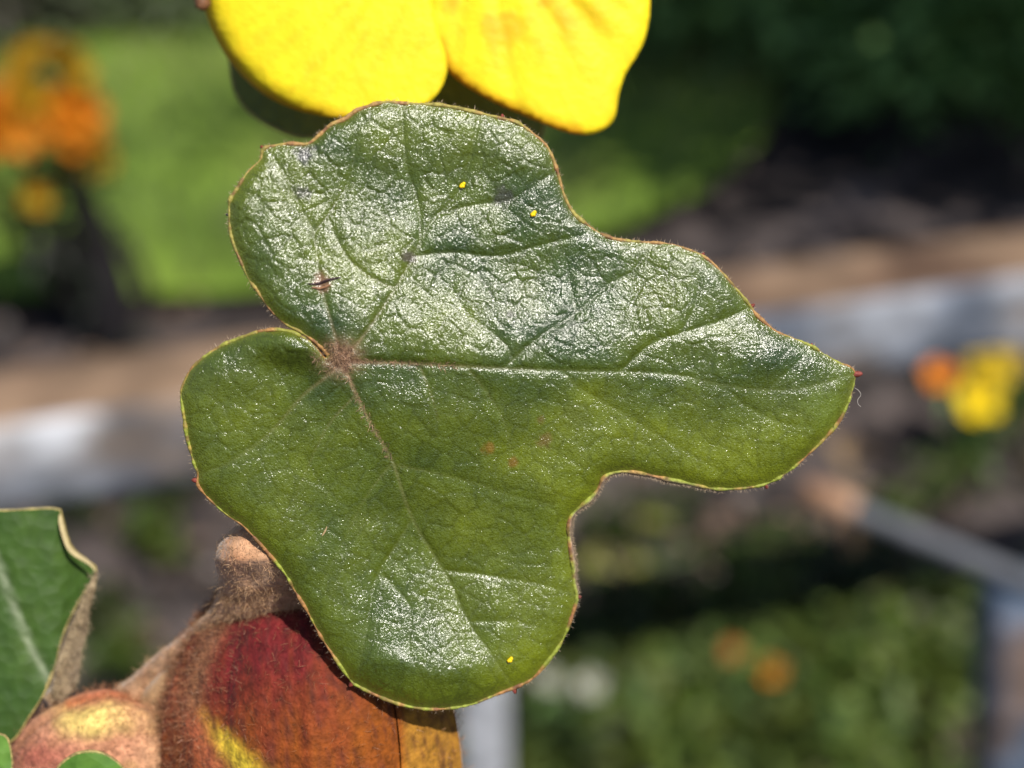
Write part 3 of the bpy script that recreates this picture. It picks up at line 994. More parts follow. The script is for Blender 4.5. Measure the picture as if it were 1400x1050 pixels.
for s_ in [(418, 210, 20, (.02, .015, .03), .8), (413, 265, 16, (.03, .02, .035), .6), (560, 352, 14, (.06, .03, .05), .6), (688, 268, 22, (.04, .03, .035), .55),
           (668, 612, 12, (.20, .09, .010), .6), (745, 602, 14, (.13, .065, .02), .55), (700, 632, 10, (.20, .08, .010), .6), (738, 575, 8, (.12, .06, .02), .5),
           (440, 386, 16, (.16, .08, .04), .9), (697, 430, 8, (.04, .03, .03), .5), (790, 570, 26, (.09, .11, .012), .5), (1130, 560, 40, (.10, .14, .012), .6)]:
    spot(*s_, seed=int(s_[0]))
edge_c = np.array([.14, .15, .02])
m = np.exp(-dm / 4.0)[:, None] * .6
col = col * (1 - m) + edge_c * m
rough = .22 + .45 * rust[:, 0] + .10 * veinm + .08 * (fbm(x / 20, y / 20, 81, 2) - .5)
front = W(x, y, -hh)
thick = .28 + .0 * dm
back = W(x, y, -hh + thick)
nv = len(pts)
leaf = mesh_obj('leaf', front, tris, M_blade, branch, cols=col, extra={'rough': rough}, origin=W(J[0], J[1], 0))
leaf['label'] = 'large glossy dark green lobed leaf in sharp focus'
mesh_obj('leaf_underside', back, tris[:, ::-1].copy(), M_under, leaf, cols=np.tile([.24, .22, .14], (nv, 1)))

# margin: a thin rolled rim with short hairs
ohh = leaf_height(OUTD)[0]
nb = len(OUTD)
rimP = W(OUTD[:, 0], OUTD[:, 1], -ohh + .12)
notch_w = np.exp(-(((OUTD[:, 0] - 800) / 45) ** 2 + ((OUTD[:, 1] - 720) / 90) ** 2) ** 2) + .8 * np.exp(-(((OUTD[:, 0] - 900) / 110) ** 2 + ((OUTD[:, 1] - 655) / 16) ** 2) ** 2)
T = np.roll(OUTD, -1, 0) - np.roll(OUTD, 1, 0); T /= np.linalg.norm(T, axis=1, keepdims=True)
outw = np.stack([-T[:, 1], T[:, 0]], 1)
test = inside(OUTD + outw * 3, OUTD)
outw[test] *= -1
s_arc = np.arange(nb) * 2.6
jit = fbm(s_arc / 14, s_arc * 0, 91, 3)
rr = np.maximum(2.6 + 3.6 * (jit - .5) + 1.5 * notch_w + 1.6 * (fbm(s_arc / 70, s_arc * 0 + 5, 93, 2) - .5), .9)                # px
Tw = np.roll(rimP, -1, 0) - np.roll(rimP, 1, 0); Tw /= np.linalg.norm(Tw, axis=1, keepdims=True)
Ow = outw[:, :1] * AX_R - outw[:, 1:] * AX_U
NwR = np.cross(Tw, Ow); NwR /= np.linalg.norm(NwR, axis=1, keepdims=True)
nr = 8
k = np.arange(nr) * 2 * np.pi / nr
Vr = (rimP[:, None] + (Ow[:, None] * np.cos(k)[None, :, None] + NwR[:, None] * np.sin(k)[None, :, None] * 1.5) * (rr * .05e-3)[:, None, None])
n1 = fbm(s_arc / 30, s_arc * 0 + 3, 95, 3); n2 = fbm(s_arc / 9, s_arc * 0 + 7, 97, 2)
n1 = sstep(.42, .68, n1)
cr = np.array([.22, .25, .035]) * (1 - n1[:, None]) + np.array([.30, .15, .05]) * n1[:, None]
top_m = sstep(560, 330, OUTD[:, 1])[:, None]
cr = cr * (1 - top_m * .5) + np.array([.30, .19, .07]) * top_m * .5
cr = cr * (1 - (sstep(.6, .75, n2) * .6)[:, None]) + np.array([.14, .05, .03]) * (sstep(.6, .75, n2) * .6)[:, None]
crr = np.repeat(cr[:, None], nr, 1)
fz = (notch_w[:, None] * np.clip(np.cos(k)[None], 0, 1))[..., None]
crr = crr * (1 - fz) + np.array([.30, .22, .17]) * fz
i0 = np.arange(nb)[:, None] * nr; i1 = ((np.arange(nb) + 1) % nb)[:, None] * nr
kk = np.arange(nr)[None]; k2 = (kk + 1) % nr
Fr = np.stack([(i0 + kk).ravel(), (i0 + k2).ravel(), (i1 + k2).ravel(), (i1 + kk).ravel()], 1)
mesh_obj('leaf_margin', Vr.reshape(-1, 3), Fr, M_margin, leaf, cols=crr.reshape(-1, 3))

nh = 4800
pick = rng.choice(nb, nh, p=(.10 + 2.0 * np.clip(notch_w, 0, 1)) / (.10 + 2.0 * np.clip(notch_w, 0, 1)).sum())
root = rimP[pick] + Ow[pick] * (rr[pick] * .04e-3)[:, None] + rng.normal(0, .00004, (nh, 3))
hd = Ow[pick] + rng.normal(0, .55, (nh, 3)) + AX_F * .2
hairs('margin_hairs', root, hd, rng.uniform(.00010, .00034, nh), .000014, np.array([.42, .32, .22]) * rng.uniform(.6, 1.3, (nh, 1)), M_hair, leaf)

# woolly hairs where the stalk joins
nh = 1500
a = rng.normal(0, 1, (nh, 2)) * [15, 11] + [462, 487]
sel = rng.random(nh) < .4
L1 = VEIN_D[0][2]; L3 = VEIN_D[2][2]
ki = rng.integers(0, 16, nh)
a[sel] = np.where((rng.random(nh) < .6)[:, None], L1[np.minimum(ki, len(L1) - 1)], L3[np.minimum(ki, len(L3) - 1)])[sel] + rng.normal(0, 2.5, (sel.sum(), 2))
a = a[inside(a, OUTD)]
ha = leaf_height(a)[0]
nh = len(a)
hd = rng.normal(0, 1, (nh, 3)) - AX_F * .5
hairs('leaf_wool', W(a[:, 0], a[:, 1], -ha), hd, rng.uniform(.0002, .0005, nh), .000018,
      np.array([.38, .24, .15]) * rng.uniform(.5, 1.4, (nh, 1)), M_hair, leaf)

# red brown glands at the ends of the veins
for (tx, ty, r) in [(360, 203, 5), (266, 658, 6.5), (484, 933, 6), (702, 941, 7), (790, 816, 5.5), (1046, 664, 6), (1168, 512, 8), (1026, 419, 5.5), (826, 652, 4.5), (686, 162, 5),
                    (960, 349, 4), (314, 294, 4), (1108, 473, 3.5)]:
    io = int(np.argmin(np.hypot(OUTD[:, 0] - tx, OUTD[:, 1] - ty)))
    dirw = Ow[io] / np.linalg.norm(Ow[io]); nrmw = NwR[io]; tanw = np.cross(dirw, nrmw)
    V, F = blob(rimP[io] + dirw * r * .018e-3, r * .05e-3 * .55, r * .05e-3 * .5, r * .05e-3 * 1.0, 8, 7, .22, axes=[tanw, nrmw, dirw], seed=tx)
    cc = np.array([.17, .035, .025]) if tx not in (314,) else np.array([.02, .02, .03])
    mesh_obj('leaf_tooth', V, F, M_margin, leaf, cols=np.tile(cc, (len(V), 1)) * rng.uniform(.6, 1.3, (len(V), 1)))

# small wound in the upper lobe, and a thin dead scratch lower down
def sliver(name, p, rad, colr, parent):
    p = catmull(np.array(p, float), 2.0, closed=False)
    hN = leaf_height(p)[0]
    pth = W(p[:, 0], p[:, 1], -hN - .03)
    r = rad * .05e-3 * (.3 + np.sin(np.linspace(.1, math.pi - .1, len(p))))
    V, F = tube(pth, r, 6)
    return mesh_obj(name, V, F, M_margin, parent, cols=np.tile(colr, (len(V), 1)))


sliver('leaf_scar', [(421, 388), (434, 388), (448, 383), (466, 379)], 1.5, (.03, .012, .012), leaf)
sliver('leaf_scar', [(426, 393), (440, 394), (452, 389)], 1.6, (.20, .10, .05), leaf)
sliver('leaf_scar', [(447, 720), (444, 727), (440, 733)], 1.1, (.34, .24, .12), leaf)

# stalk from the leaf base back to the stem
pth = smooth_path([W(469, 494, .6), W(452, 484, 1.6), W(440, 492, 4), W(425, 530, 8), W(405, 590, 11.5)], 6)
V, F = tube(pth, np.linspace(.0008, .0009, len(pth)), 10)
mesh_obj('petiole', V, F, M_stem, leaf, cols=np.tile([.20, .11, .06], (len(V), 1)))

# ---- pollen grains and a stray fibre on the leaf
for (tx, ty, lab) in [(632, 253, 'yellow pollen grain on the upper lobe, nearer the petals'),
                      (729, 292, 'yellow pollen grain on the upper lobe, nearer the right margin'),
                      (697, 902, 'yellow pollen crumb near the bottom margin of the large leaf')]:
    hN = leaf_height(np.array([[float(tx), float(ty)]]))[0][0]
    c0 = W(tx, ty, -hN - .1)
    mb = MB()
    for kx_, ky_ in [(0, 0), (2.0, -1.6), (-1.6, 1.8), (.8, 1.5)]:
        V, F = blob(c0 + (kx_ * AX_R - ky_ * AX_U) * .05e-3, .00014, .00013, .00014, 8, 6, .2, seed=tx + int(ky_ * 10))
        mb.add(V, F, np.array([.78, .52, .01]))
    tag(mb.build('pollen_grain', M_pollen), lab, 'pollen', 'pollen specks on the leaf')
fp = catmull(np.array([(1168, 530), (1174, 534), (1177, 540), (1173, 546), (1173, 552), (1177, 556)], float), 1.5, closed=False)
V, F = tube(W(fp[:, 0], fp[:, 1], np.linspace(0.2, -.3, len(fp))), .000013, 5)
tag(mesh_obj('fibre', V, F, M_hair, cols=np.tile([.6, .55, .5], (len(V), 1))), 'curly pale fibre caught below the pointed leaf tip', 'fibre')

# ---- main stem behind the leaf
pth = smooth_path([W(60, 1085, 14), W(140, 1020, 13.5), W(210, 960, 13), W(275, 890, 12.5), W(330, 830, 11), W(352, 780, 9.5), W(372, 720, 9.5), W(410, 590, 12),
                   W(470, 400, 18), W(540, 200, 27), W(600, 20, 27), W(640, -160, 24)], 8)
r = np.interp(np.linspace(0, 1, len(pth)), [0, .2, .32, .42, .5, 1], [.0012, .0012, .0013, .0017, .0016, .0014])
V, F = tube(pth, r, 14)
q = fbm(V[:, 0] * 700, V[:, 2] * 700, 15, 3)[:, None]
SV = V
mesh_obj('stem', V, F, M_stem, branch, cols=np.array([.16, .08, .035]) * (1 - q) + np.array([.36, .22, .11]) * q)
# the felted calyx that wraps the left side of the bud and rises to the leaf edge
CO = catmull([(150, 950), (180, 925), (213, 895), (240, 875), (263, 856), (284, 836), (297, 812), (299, 790), (294, 768), (299, 745), (310, 730), (335, 716), (385, 740),
              (430, 800), (430, 880), (360, 920), (300, 960), (262, 1010), (248, 1090), (215, 1120), (190, 1090), (178, 1030), (150, 985)], 5)
cp, ct_ = triangulate(CO, 5)


def calyx_z(P):
    d, _ = seg_dist(P, np.vstack([CO, CO[:1]]))
    x, y = P[:, 0], P[:, 1]
    h = 2.6 * np.sqrt(np.clip(1 - (1 - np.minimum(d, 46) / 46) ** 2, 0, 1))
    h = h + .2 * np.exp(-(((x - 318) / 22) ** 2 + ((y - 772) / 18) ** 2)) - .5 * np.exp(-(((x - 342) / 12) ** 2 + ((y - 792) / 12) ** 2))
    h = h - .5 * np.exp(-((seg_dist(P, np.array([(310, 815), (340, 822), (380, 800)], float))[0]) / 7) ** 2)
    h = h - .45 * np.exp(-((seg_dist(P, np.array([(170, 985), (212, 935), (262, 890), (330, 850)], float))[0]) / 7) ** 2)
    h = h + .5 * (fbm(x / 30, y / 30, 201, 3) - .5)
    return np.interp(y, [720, 765, 800, 870, 930, 1000, 1100], [3.9, 4.0, 6.2, 12.2, 15.0, 13.5, 12.5]) - h, d


cz_, cdist = calyx_z(cp)
q = fbm(cp[:, 0] / 14, cp[:, 1] / 14, 203, 3)[:, None]
cc_ = np.array([.30, .15, .08]) * (1 - q) + np.array([.52, .31, .18]) * q
m = np.exp(-(((cp[:, 0] - 316) / 24) ** 2 + ((cp[:, 1] - 770) / 18) ** 2))[:, None] * .7
cc_ = cc_ * (1 - m) + np.array([.32, .13, .055]) * m
m = (np.exp(-(((cp[:, 0] - 215) / 26) ** 2 + ((cp[:, 1] - 1010) / 60) ** 2)) * sstep(.35, .6, q[:, 0]))[:, None]
cc_ = cc_ * (1 - m) + np.array([.30, .24, .09]) * m
m = sstep(745, 720, cp[:, 1])[:, None] * .5
cc_ = cc_ * (1 - m) + np.array([.28, .10, .045]) * m
calyx = mesh_obj('calyx', W(cp[:, 0], cp[:, 1], cz_), ct_, M_stem, branch, cols=cc_)
mesh_obj('calyx_back', W(cp[:, 0], cp[:, 1], cz_ + 1.0 + 1.4 * np.minimum(cdist, 40) / 40), ct_[:, ::-1].copy(), M_stem, calyx, cols=cc_)
hk = rng.integers(0, len(cp), 15000)
hk = hk[(cp[hk, 1] > 800) | (rng.random(len(hk)) < .45)]
gx_, gy_ = cp[hk, 0], cp[hk, 1]
eps = 2.0
dzx = (calyx_z(np.stack([gx_ + eps, gy_], 1))[0] - calyx_z(np.stack([gx_ - eps, gy_], 1))[0]) / (2 * eps * .05)
dzy = (calyx_z(np.stack([gx_, gy_ + eps], 1))[0] - calyx_z(np.stack([gx_, gy_ - eps], 1))[0]) / (2 * eps * .05)
nd = -AX_F + np.clip(-dzx, -2, 2)[:, None] * -AX_R * -1 + np.clip(-dzy, -2, 2)[:, None] * AX_U * 1
nd = -AX_F - np.clip(-dzx, -2, 2)[:, None] * AX_R + np.clip(-dzy, -2, 2)[:, None] * AX_U
nd /= np.linalg.norm(nd, axis=1, keepdims=True)
hairs('calyx_wool', W(gx_, gy_, cz_[hk]) + rng.normal(0, .00005, (len(hk), 3)), nd * .6 + rng.normal(0, .6, nd.shape), rng.uniform(.0003, .0009, len(hk)) * np.where(gy_ < 800, .55, 1.0), .000015,
      np.array([.46, .29, .16]) * rng.uniform(.5, 1.4, (len(hk), 1)), M_hair, calyx, bend=.9)


def fur_on(name, parent, V, n_ring, count, length, colr, keep=None, width=.000016):
    R0 = V.reshape(-1, n_ring, 3); ctr = R0.mean(1, keepdims=True)
    nd = (R0 - ctr).reshape(-1, 3); nd /= np.linalg.norm(nd, axis=1, keepdims=True)
    k = rng.integers(0, len(V), count); k2 = np.clip(k + rng.choice([0, n_ring], count), 0, len(V) - 1)
    t = rng.random((count, 1))
    root = V[k] * t + V[k2] * (1 - t) + rng.normal(0, .00008, (count, 3))
    d = nd[k] * .7 + rng.normal(0, .6, (count, 3))
    hairs(name, root, d, rng.uniform(.5, 1.1, count) * length, width, np.array(colr) * rng.uniform(.5, 1.4, (count, 1)), M_hair, parent, bend=.8)


fur_on('stem_wool', branch, SV, 14, 5000, .00045, (.40, .25, .13))


# ---- buds made of five overlapping furry sepals
def bud(name, cx, cy, cz, ax_x, ax_y, ax_z, tilt, seams, colfun, label, expo=2.4, hair_n=9000, hair_len=.0008, hair_w=None, fold=0.0):
    """ellipsoid bud; seams are angles (deg, 0 faces the camera) where sepals meet"""
    root = None
    ct, st_ = math.cos(math.radians(tilt)), math.sin(math.radians(tilt))
    hair_root, hair_dir, hair_col = [], [], []
    seams = sorted(seams)
    parts = []
    for si in range(len(seams)):
        a0 = seams[si]; a1 = seams[(si + 1) % len(seams)]
        if a1 <= a0: a1 += 360
        nu, nvv = 44, 56
        uu = np.linspace(0, 1, nu); vv = np.linspace(.02, .98, nvv)
        U_, V_ = np.meshgrid(uu, vv)
        a = np.radians(a0 + (a1 - a0) * U_)
        th = V_ * np.pi
        e = 2 / expo
        rad = np.sin(th) ** e
        hgt = np.sign(np.cos(th)) * np.abs(np.cos(th)) ** e
        edge = np.minimum(U_, 1 - U_)
        puff = 1 + .045 * sstep(0, .22, edge) - (.05 if si in (1, 2) else .012) * np.exp(-(edge / .03) ** 2) * (1.0 if si != 1 else (U_ > .5))
        puff = puff + .03 * np.exp(-((U_ - .5) / .05) ** 2) + fold * (sstep(0, .35, edge) - 1)
        puff = puff + .018 * (fbm(U_ * 6 + si * 7, V_ * 9, 5 + si, 3) - .5)
        lx = ax_x * rad * np.sin(a) * puff; lz = -ax_z * rad * np.cos(a) * puff; ly = ax_y * hgt * (1 + .0 * puff)
        X = lx * ct - ly * st_; Y = lx * st_ + ly * ct          # mm, y up
        PX = cx + X * 20; PY = cy - Y * 20
        P = W(PX.ravel(), PY.ravel(), (cz + lz).ravel())
        idx = np.arange(nu * nvv).reshape(nvv, nu)
        F = np.stack([idx[:-1, :-1].ravel(), idx[1:, :-1].ravel(), idx[1:, 1:].ravel(), idx[:-1, 1:].ravel()], 1)
        c = colfun(PX.ravel(), PY.ravel(), U_.ravel(), V_.ravel(), si)
        parts.append((P, F, c))
        nrm = (lx / ax_x ** 2)[..., None], (ly / ax_y ** 2)[..., None], (lz / ax_z ** 2)[..., None]
        NX = nrm[0] * ct - nrm[1] * st_; NY = nrm[0] * st_ + nrm[1] * ct
        ND = (NX * AX_R + NY * AX_U + nrm[2] * AX_F).reshape(-1, 3)
        ND /= np.maximum(np.linalg.norm(ND, axis=1, keepdims=True), 1e-9)
        hair_root.append(P); hair_dir.append(ND); hair_col.append(c)
    o0 = None
    for i, (P, F, c) in enumerate(parts):
        if o0 is None:
            core_V, core_F = blob((0, 0, 0), ax_x * .9, ax_y * .93, ax_z * .9, 16, 12)
            X = core_V[:, 0] * ct - core_V[:, 1] * st_; Y = core_V[:, 0] * st_ + core_V[:, 1] * ct
            o0 = mesh_obj(name, W(cx + X * 20, cy - Y * 20, cz + core_V[:, 2]), core_F, M_bud, branch, cols=np.tile([.12, .04, .02], (len(core_V), 1)))
            o0['label'] = label
        mesh_obj('sepal', P, F, M_bud, o0, cols=c)
    R_ = np.vstack(hair_root); D_ = np.vstack(hair_dir); C_ = np.vstack(hair_col)
    facing = (D_ @ -AX_F) > -.35
    pxs = np.arange(len(R_))[facing]
    if hair_w is not None:
        w = hair_w(R_[facing]); w = w / w.sum()
        k = rng.choice(pxs, hair_n, p=w)
    else:
        k = rng.choice(pxs, hair_n)
    root = R_[k] + rng.normal(0, .00018, (hair_n, 3))
    d = D_[k] * .55 + rng.normal(0, .6, (hair_n, 3))
    tint = rng.uniform(.5, 1.25, (hair_n, 1))
    hc = (C_[k] * .4 + np.array([.44, .22, .11]) * .6) * tint
    hairs('bud_fur', root, d, rng.uniform(.4, 1.0, hair_n) * hair_len, .000016, hc, M_hair, o0, bend=.8)
    return o0


def col_main(PX, PY, U_, V_, si):
    n = fbm(PX / 26, PY / 60, 101, 3)
    mar = np.array([.112, .010, .011]); org = np.array([.19, .050, .005]); yel = np.array([.55, .40, .03]); tan = np.array([.32, .17, .08])
    t = sstep(330, 600, PX) * .55 + sstep(880, 1040, PY) * .6 + (n - .5) * .6 + (fbm(PX / 9, PY / 90, 103, 2) - .5) * .5
    c = mar * (1 - np.clip(t, 0, 1))[:, None] + org * np.clip(t, 0, 1)[:, None]
    r = sstep(545, 560, PX)[:, None] * .75
    c = c * (1 - r) + np.array([.30, .15, .018]) * r
    # yellow stripe beside the left seam
    d, _ = seg_dist(np.stack([PX, PY], 1), np.array([(268, 962), (300, 1005), (345, 1060), (400, 1120)]))
    d = d + 14 * (fbm(PX / 11, PY / 11, 105, 3) - .5)
    m = np.exp(-(np.maximum(d, 0) / (6 + 12. * sstep(960, 1060, PY))) ** 2)[:, None] * sstep(955, 1010, PY)[:, None]
    c = c * (1 - m) + yel * m
    d2, _ = seg_dist(np.stack([PX, PY], 1), np.array([(236, 930), (262, 990), (300, 1060)]))
    m = np.exp(-(d2 / 20.) ** 2)[:, None] * .75
    c = c * (1 - m) + np.array([.36, .10, .045]) * m
    d3, _ = seg_dist(np.stack([PX, PY], 1), np.array([(310, 830), (275, 900), (262, 960)]))
    m = np.exp(-(d3 / 14.) ** 2)[:, None] * .5
    c = c * (1 - m) + tan * m
    top = sstep(850, 800, PY)[:, None] * .6
    c = c * (1 - top) + tan * top
    sp = sstep(.60, .70, fbm(PX / 4.5, PY / 4.5, 111, 2))[:, None] * .55
    return c * (1 - sp) + np.array([.06, .015, .012]) * sp


bud('flower_bud', 423, 1065, 12.7, 10.0, 14.6, 9.2, 2, [-36, 39, 111, 183, 255], col_main,
    'large furry red brown bud tucked behind the large leaf', hair_n=26000, expo=2.15,
    hair_w=lambda R_: .22 + 1.8 * np.exp(-((R_ @ AX_R + .0245 - .15 * (R_ @ AX_U - CAM @ AX_U + .02)) / .0028) ** 2))


def col_second(PX, PY, U_, V_, si):
    n = fbm(PX / 30, PY / 30, 131, 3)
    pink = np.array([.44, .21, .12]); yel = np.array([.58, .42, .13]); red = np.array([.30, .07, .06])
    t = np.clip(1.4 * np.exp(-(((PX - 130) / 45) ** 2 + ((PY - 985) / 26) ** 2)) + (n - .55), 0, 1)[:, None]
    c = pink * (1 - t) + yel * t
    e_ = (np.exp(-(seg_dist(np.stack([PX, PY], 1), np.array([(95, 962), (150, 948), (205, 958)], float))[0] / 9) ** 2) * .75)[:, None]
    c = c * (1 - e_) + np.array([.42, .10, .04]) * e_
    m = (np.exp(-(((PX - 55) / 45) ** 2 + ((PY - 1035) / 26) ** 2)) * .8)[:, None]
    c = c * (1 - m) + red * m
    m = sstep(165, 225, PX)[:, None] * .6
    return c * (1 - m) + np.array([.40, .25, .13]) * m


bud('flower_bud', 125, 1052, 12.5, 4.9, 5.7, 4.6, -62, [-74, -8, 64, 136, 208], col_second,
    'smaller pink and yellow furry bud at the bottom left', hair_n=12000, hair_len=.0007, fold=.10)


# ---- other leaves of the branch
def simple_leaf(name, outline, hfun, spacing, colfun, label=None, vein=None, thick=.3, step=None, mat=None):
    od = catmull(outline, step or spacing)
    p, t = triangulate(od, spacing)
    z = hfun(p[:, 0], p[:, 1])
    if vein is not None:
        for vv in vein:
            d, _ = seg_dist(p, np.array(vv, float))
            z = z + .25 * np.exp(-(d / 7) ** 2)
    c = colfun(p[:, 0], p[:, 1])
    o = mesh_obj(name, W(p[:, 0], p[:, 1], z), t, mat or M_leaf2, branch, cols=c)
    mesh_obj('leaf_underside', W(p[:, 0], p[:, 1], z + thick), t[:, ::-1].copy(), M_under, o, cols=np.tile([.30, .25, .16], (len(p), 1)))
    if label: o['label'] = label
    zb = hfun(od[:, 0], od[:, 1]) + thick * .5
    V, F = tube(W(od[:, 0], od[:, 1], zb), .00016, 6, caps=False)
    mesh_obj('leaf_margin', V, F, M_margin, o, cols=np.tile([.28, .22, .08], (len(V), 1)) * rng.uniform(.6, 1.3, (len(V), 1)))
    return o


def c_left(x, y):
    n = fbm(x / 40, y / 40, 141, 3)[:, None]
    c = np.array([.022, .055, .008]) * (1 - n) + np.array([.042, .082, .010]) * n
    for vv in ([(-40, 690), (0, 776), (15, 818), (38, 875), (66, 930)],):
        d, _ = seg_dist(np.stack([x, y], 1), np.array(vv, float))
        m = np.exp(-(d / 5) ** 2)[:, None] * .7
        c = c * (1 - m) + np.array([.22, .25, .16]) * m
    return c


lf = simple_leaf('leaf', [(-230, 760), (-120, 700), (0, 699), (72, 696), (83, 704), (90, 732), (100, 752), (122, 770), (130, 783), (103, 828), (84, 871), (70, 925),
                          (40, 978), (0, 1020), (-120, 1030), (-220, 920)],
                 lambda x, y: 12 + .00006 * (x + 40) ** 2 + 1.2 * sstep(70, 130, x), 9, c_left,
                 'dark green leaf with a folded edge at the left', vein=[[(-40, 690), (0, 776), (15, 818), (38, 875), (66, 930)]])
# its edge folded back so that the pale felted underside shows
fo = [(130, 783), (131, 802), (122, 835), (120, 863), (112, 890), (108, 924), (97, 946), (76, 954), (75, 925), (90, 873), (108, 830)]
od = catmull(fo, 6); p, t_ = triangulate(od, 6)
d_in, _ = seg_dist(p, np.array([(130, 783), (103, 828), (84, 871), (70, 925), (72, 956)], float))
zf = 11.6 + .7 * (d_in / 25) ** 2 + 1.2 * sstep(70, 130, p[:, 0])
q = fbm(p[:, 0] / 9, p[:, 1] / 9, 151, 3)[:, None]
mesh_obj('folded_edge', W(p[:, 0], p[:, 1], zf), t_, M_under, lf, cols=np.array([.13, .09, .045]) * (1 - sstep(.3, .7, q)) + np.array([.36, .28, .17]) * sstep(.3, .7, q))
hk2 = rng.integers(0, len(p), 2500)
hairs('fold_wool', W(p[hk2, 0], p[hk2, 1], zf[hk2]), rng.normal(0, .8, (2500, 3)) - AX_F * .6, rng.uniform(.0003, .0007, 2500), .000016, np.array([.40, .31, .2]) * rng.uniform(.5, 1.3, (2500, 1)), M_hair, lf)
fo = [(83, 703), (90, 729), (98, 749), (122, 767), (131, 782), (121, 772), (97, 757), (87, 740), (80, 712)]
od = catmull(fo, 4); p, t_ = triangulate(od, 4)
mesh_obj('folded_edge', W(p[:, 0], p[:, 1], 11.7 + 1.2 * sstep(70, 130, p[:, 0])), t_, M_under, lf, cols=np.tile([.42, .34, .18], (len(p), 1)))
# stalk of the left leaf into the shoot
pth = smooth_path([W(70, 945, 13), W(82, 962, 13.5), W(110, 985, 13.5), W(160, 1010, 12)], 6)
V, F = tube(pth, .0008, 10)
mesh_obj('petiole', V, F, M_stem, lf, cols=np.tile([.30, .20, .11], (len(V), 1)))

def c_small(x, y):
    n = fbm(x / 20, y / 20, 161, 3)[:, None]
    return np.array([.05, .13, .015]) * (1 - n) + np.array([.10, .20, .03]) * n


simple_leaf('leaf', [(75, 1062), (95, 1036), (122, 1028), (150, 1036), (172, 1062), (160, 1110), (120, 1140), (85, 1110)],
            lambda x, y: 5.0 + .0006 * (x - 122) ** 2 / 2, 6, c_small, 'small bright green leaf at the bottom, in front of the small bud')
simple_leaf('leaf', [(-60, 1060), (-30, 1015), (0, 1005), (12, 1018), (14, 1060), (-10, 1110), (-50, 1110)],
            lambda x, y: 6.0 + .0006 * (x + 20) ** 2 / 2, 6, c_small, 'tip of a bright green leaf in the bottom left corner')


def c_behind(x, y):
    n = fbm(x / 40, y / 40, 171, 3)[:, None]
    return np.array([.07, .10, .02]) * (1 - n) + np.array([.12, .14, .03]) * n


simple_leaf('leaf', [(325, 40), (316, 95), (330, 140), (362, 168), (405, 186), (450, 192), (540, 240), (640, 250), (715, 215), (742, 178), (730, 120), (690, 60),
                     (560, 0), (420, -40)],
            lambda x, y: 23 + .00004 * (x - 540) ** 2, 12, c_behind, 'shaded olive leaf behind the yellow flower')


# ---- the yellow flower
FC = (648, -175)                                        # its centre, above the frame


def petal(outline, zfun, cfun, name='petal', parent=None, spacing=7):
    od = catmull(outline, spacing)
    p, t = triangulate(od, spacing)
    z = zfun(p[:, 0], p[:, 1], seg_dist(p, np.vstack([od, od[:1]]))[0])
    ang_ = np.arctan2(p[:, 0] - FC[0], p[:, 1] - FC[1]); rad_ = np.hypot(p[:, 0] - FC[0], p[:, 1] - FC[1])
    z = z + .40 * (fbm(ang_ * 11, rad_ / 220, 181, 2) - .5) + .25 * (fbm(p[:, 0] / 75, p[:, 1] / 75, 183, 2) - .5)
    o = mesh_obj(name, W(p[:, 0], p[:, 1], z), t, M_petal, parent, cols=cfun(p[:, 0], p[:, 1]))
    m = o.modifiers.new('thickness', 'SOLIDIFY'); m.thickness = .00010; m.offset = -1
    return o


V, F = blob(W(FC[0], FC[1], 14), .0035, .0035, .0025, 16, 8)
flower = mesh_obj('flower', V, F, M_petal, branch, cols=np.tile([.55, .40, .02], (len(V), 1)))
flower['label'] = 'bright yellow flower at the top edge'
YEL = np.array([.95, .79, .02]); ORG = np.array([.75, .30, .01])


def c_p1(x, y):
    n = fbm(x / 60, y / 120, 191, 3)[:, None]
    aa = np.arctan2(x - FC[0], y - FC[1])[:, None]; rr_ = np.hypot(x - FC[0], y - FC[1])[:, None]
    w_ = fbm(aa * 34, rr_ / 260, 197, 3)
    c = YEL * (.9 + .2 * n) * (1 - np.array([.02, .08, .0]) * sstep(.45, .75, w_) - np.array([.06, .26, 0]) * sstep(.35, .6, fbm(x / 34, y / 40, 199, 2))[:, None] * sstep(300, 200, rr_) * sstep(590, 625, x)[:, None])  # last term paints the stamen column's shadow into the colour as gold
    d, _ = seg_dist(np.stack([x, y], 1), np.array([(278, 10), (300, 60), (340, 115), (400, 148), (470, 158)], float))
    m = np.exp(-(d / 8) ** 2)[:, None] * .6
    c = c * (1 - m) + np.array([.62, .33, .01]) * m
    t = np.exp(-(((x - 274) / 12) ** 2 + ((y - 0) / 12) ** 2))[:, None]
    return c * (1 - t) + np.array([.12, .05, .02]) * t


def c_p2(x, y):
    n = fbm(x / 60, y / 120, 193, 3)[:, None]
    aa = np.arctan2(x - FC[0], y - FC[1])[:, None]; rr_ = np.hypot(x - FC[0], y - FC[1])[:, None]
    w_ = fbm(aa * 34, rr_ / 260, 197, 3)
    c = YEL * (.9 + .2 * n) * (1 - np.array([.02, .08, .0]) * sstep(.45, .75, w_) - np.array([.06, .26, 0]) * sstep(.35, .6, fbm(x / 34, y / 40, 199, 2))[:, None] * sstep(300, 200, rr_) * sstep(590, 625, x)[:, None])  # golden stamen shadow painted into the colour near the petal join
    d, _ = seg_dist(np.stack([x, y], 1), np.array([(600, 60), (613, 98), (660, 132), (740, 168), (790, 182)], float))
    m = np.exp(-(d / 9) ** 2)[:, None] * .8
    return c * (1 - m) + ORG * m


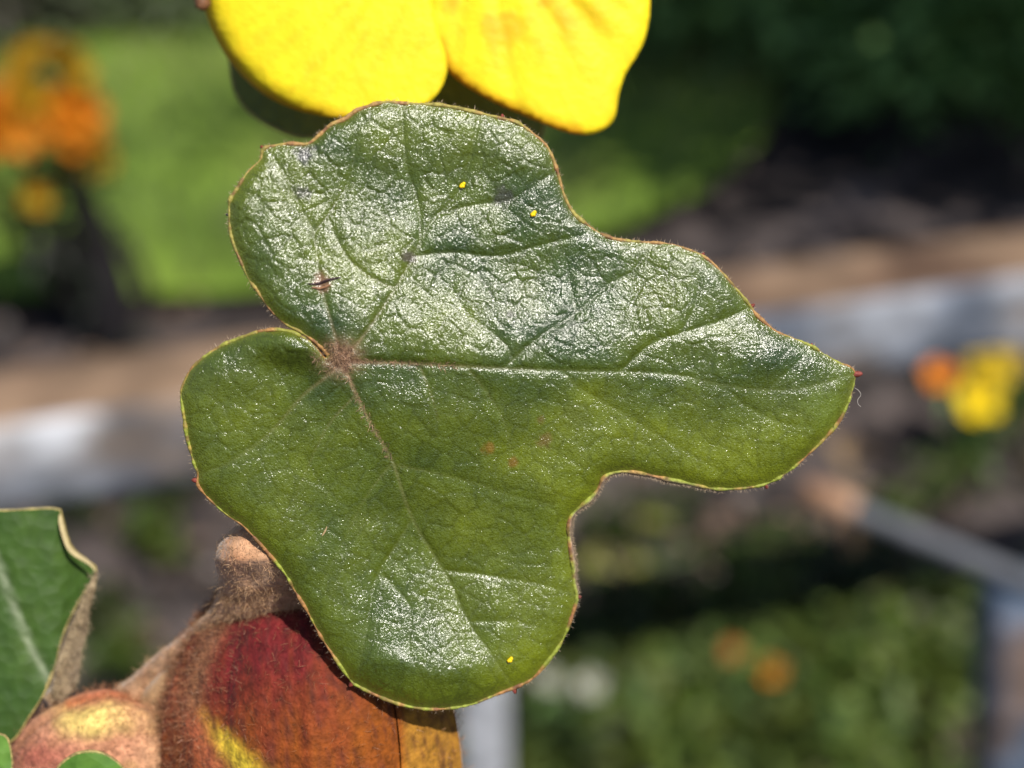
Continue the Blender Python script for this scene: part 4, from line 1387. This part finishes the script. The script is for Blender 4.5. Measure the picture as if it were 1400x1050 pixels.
petal([(262, -30), (278, 10), (290, 42), (310, 78), (335, 108), (362, 130), (395, 147), (430, 157), (465, 161), (500, 158), (540, 158), (575, 148), (598, 128),
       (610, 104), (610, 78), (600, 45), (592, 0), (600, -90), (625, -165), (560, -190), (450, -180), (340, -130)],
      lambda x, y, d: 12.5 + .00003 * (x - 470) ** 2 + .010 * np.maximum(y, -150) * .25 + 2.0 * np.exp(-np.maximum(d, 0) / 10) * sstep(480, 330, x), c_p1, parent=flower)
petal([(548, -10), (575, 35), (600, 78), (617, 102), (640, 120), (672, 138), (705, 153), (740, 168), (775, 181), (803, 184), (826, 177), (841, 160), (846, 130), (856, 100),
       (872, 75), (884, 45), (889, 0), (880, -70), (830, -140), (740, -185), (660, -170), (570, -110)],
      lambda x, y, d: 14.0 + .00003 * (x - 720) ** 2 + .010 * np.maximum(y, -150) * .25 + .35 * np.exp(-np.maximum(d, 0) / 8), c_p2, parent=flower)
for a0, a1 in ((100, 172), (172, 248), (248, 262)):
    if a1 - a0 < 20: continue
    o_ = []
    for k in range(14):
        t = k / 13
        a = math.radians(a0 + (a1 - a0) * t)
        r = 330 * (1 - .12 * (2 * t - 1) ** 4)
        o_.append((FC[0] + math.sin(a) * r, FC[1] + math.cos(a) * r))
    o_.append((FC[0] + 10 * math.sin(math.radians((a0 + a1) / 2)), FC[1] + 10 * math.cos(math.radians((a0 + a1) / 2))))
    petal(o_, lambda x, y, d: 13.5 + .00002 * (x - 640) ** 2, lambda x, y: np.tile(YEL, (len(x), 1)), parent=flower, spacing=12)
# the fused stamens standing out of the flower
cpt = W(FC[0], FC[1], 13)
axis = -AX_F * .85 - AX_U * .40 + AX_R * .36
pth = np.array([cpt + axis * t for t in np.linspace(0, .0055, 8)])
V, F = tube(pth, np.linspace(.0017, .0015, 8), 10)
mesh_obj('stamen_column', V, F, M_petal, flower, cols=np.tile([.7, .45, .02], (len(V), 1)))
for k in range(5):
    a = 2 * math.pi * k / 5 + .3
    d = math.cos(a) * AX_R + math.sin(a) * AX_U
    e = pth[-1]
    q = smooth_path([e, e + axis * .0008 + d * .001, e + axis * .0012 + d * .0018], 4)
    V, F = tube(q, np.linspace(.0008, .0014, len(q)), 8)
    mesh_obj('stamen', V, F, M_petal, flower, cols=np.tile([.75, .42, .015], (len(V), 1)))
# brown tip of the left petal
V, F = blob(W(277, 4, 13.5), .0006, .0007, .0006, 10, 8, .2)
mesh_obj('petal_tip', V, F, M_margin, flower, cols=np.tile([.14, .06, .025], (len(V), 1)))
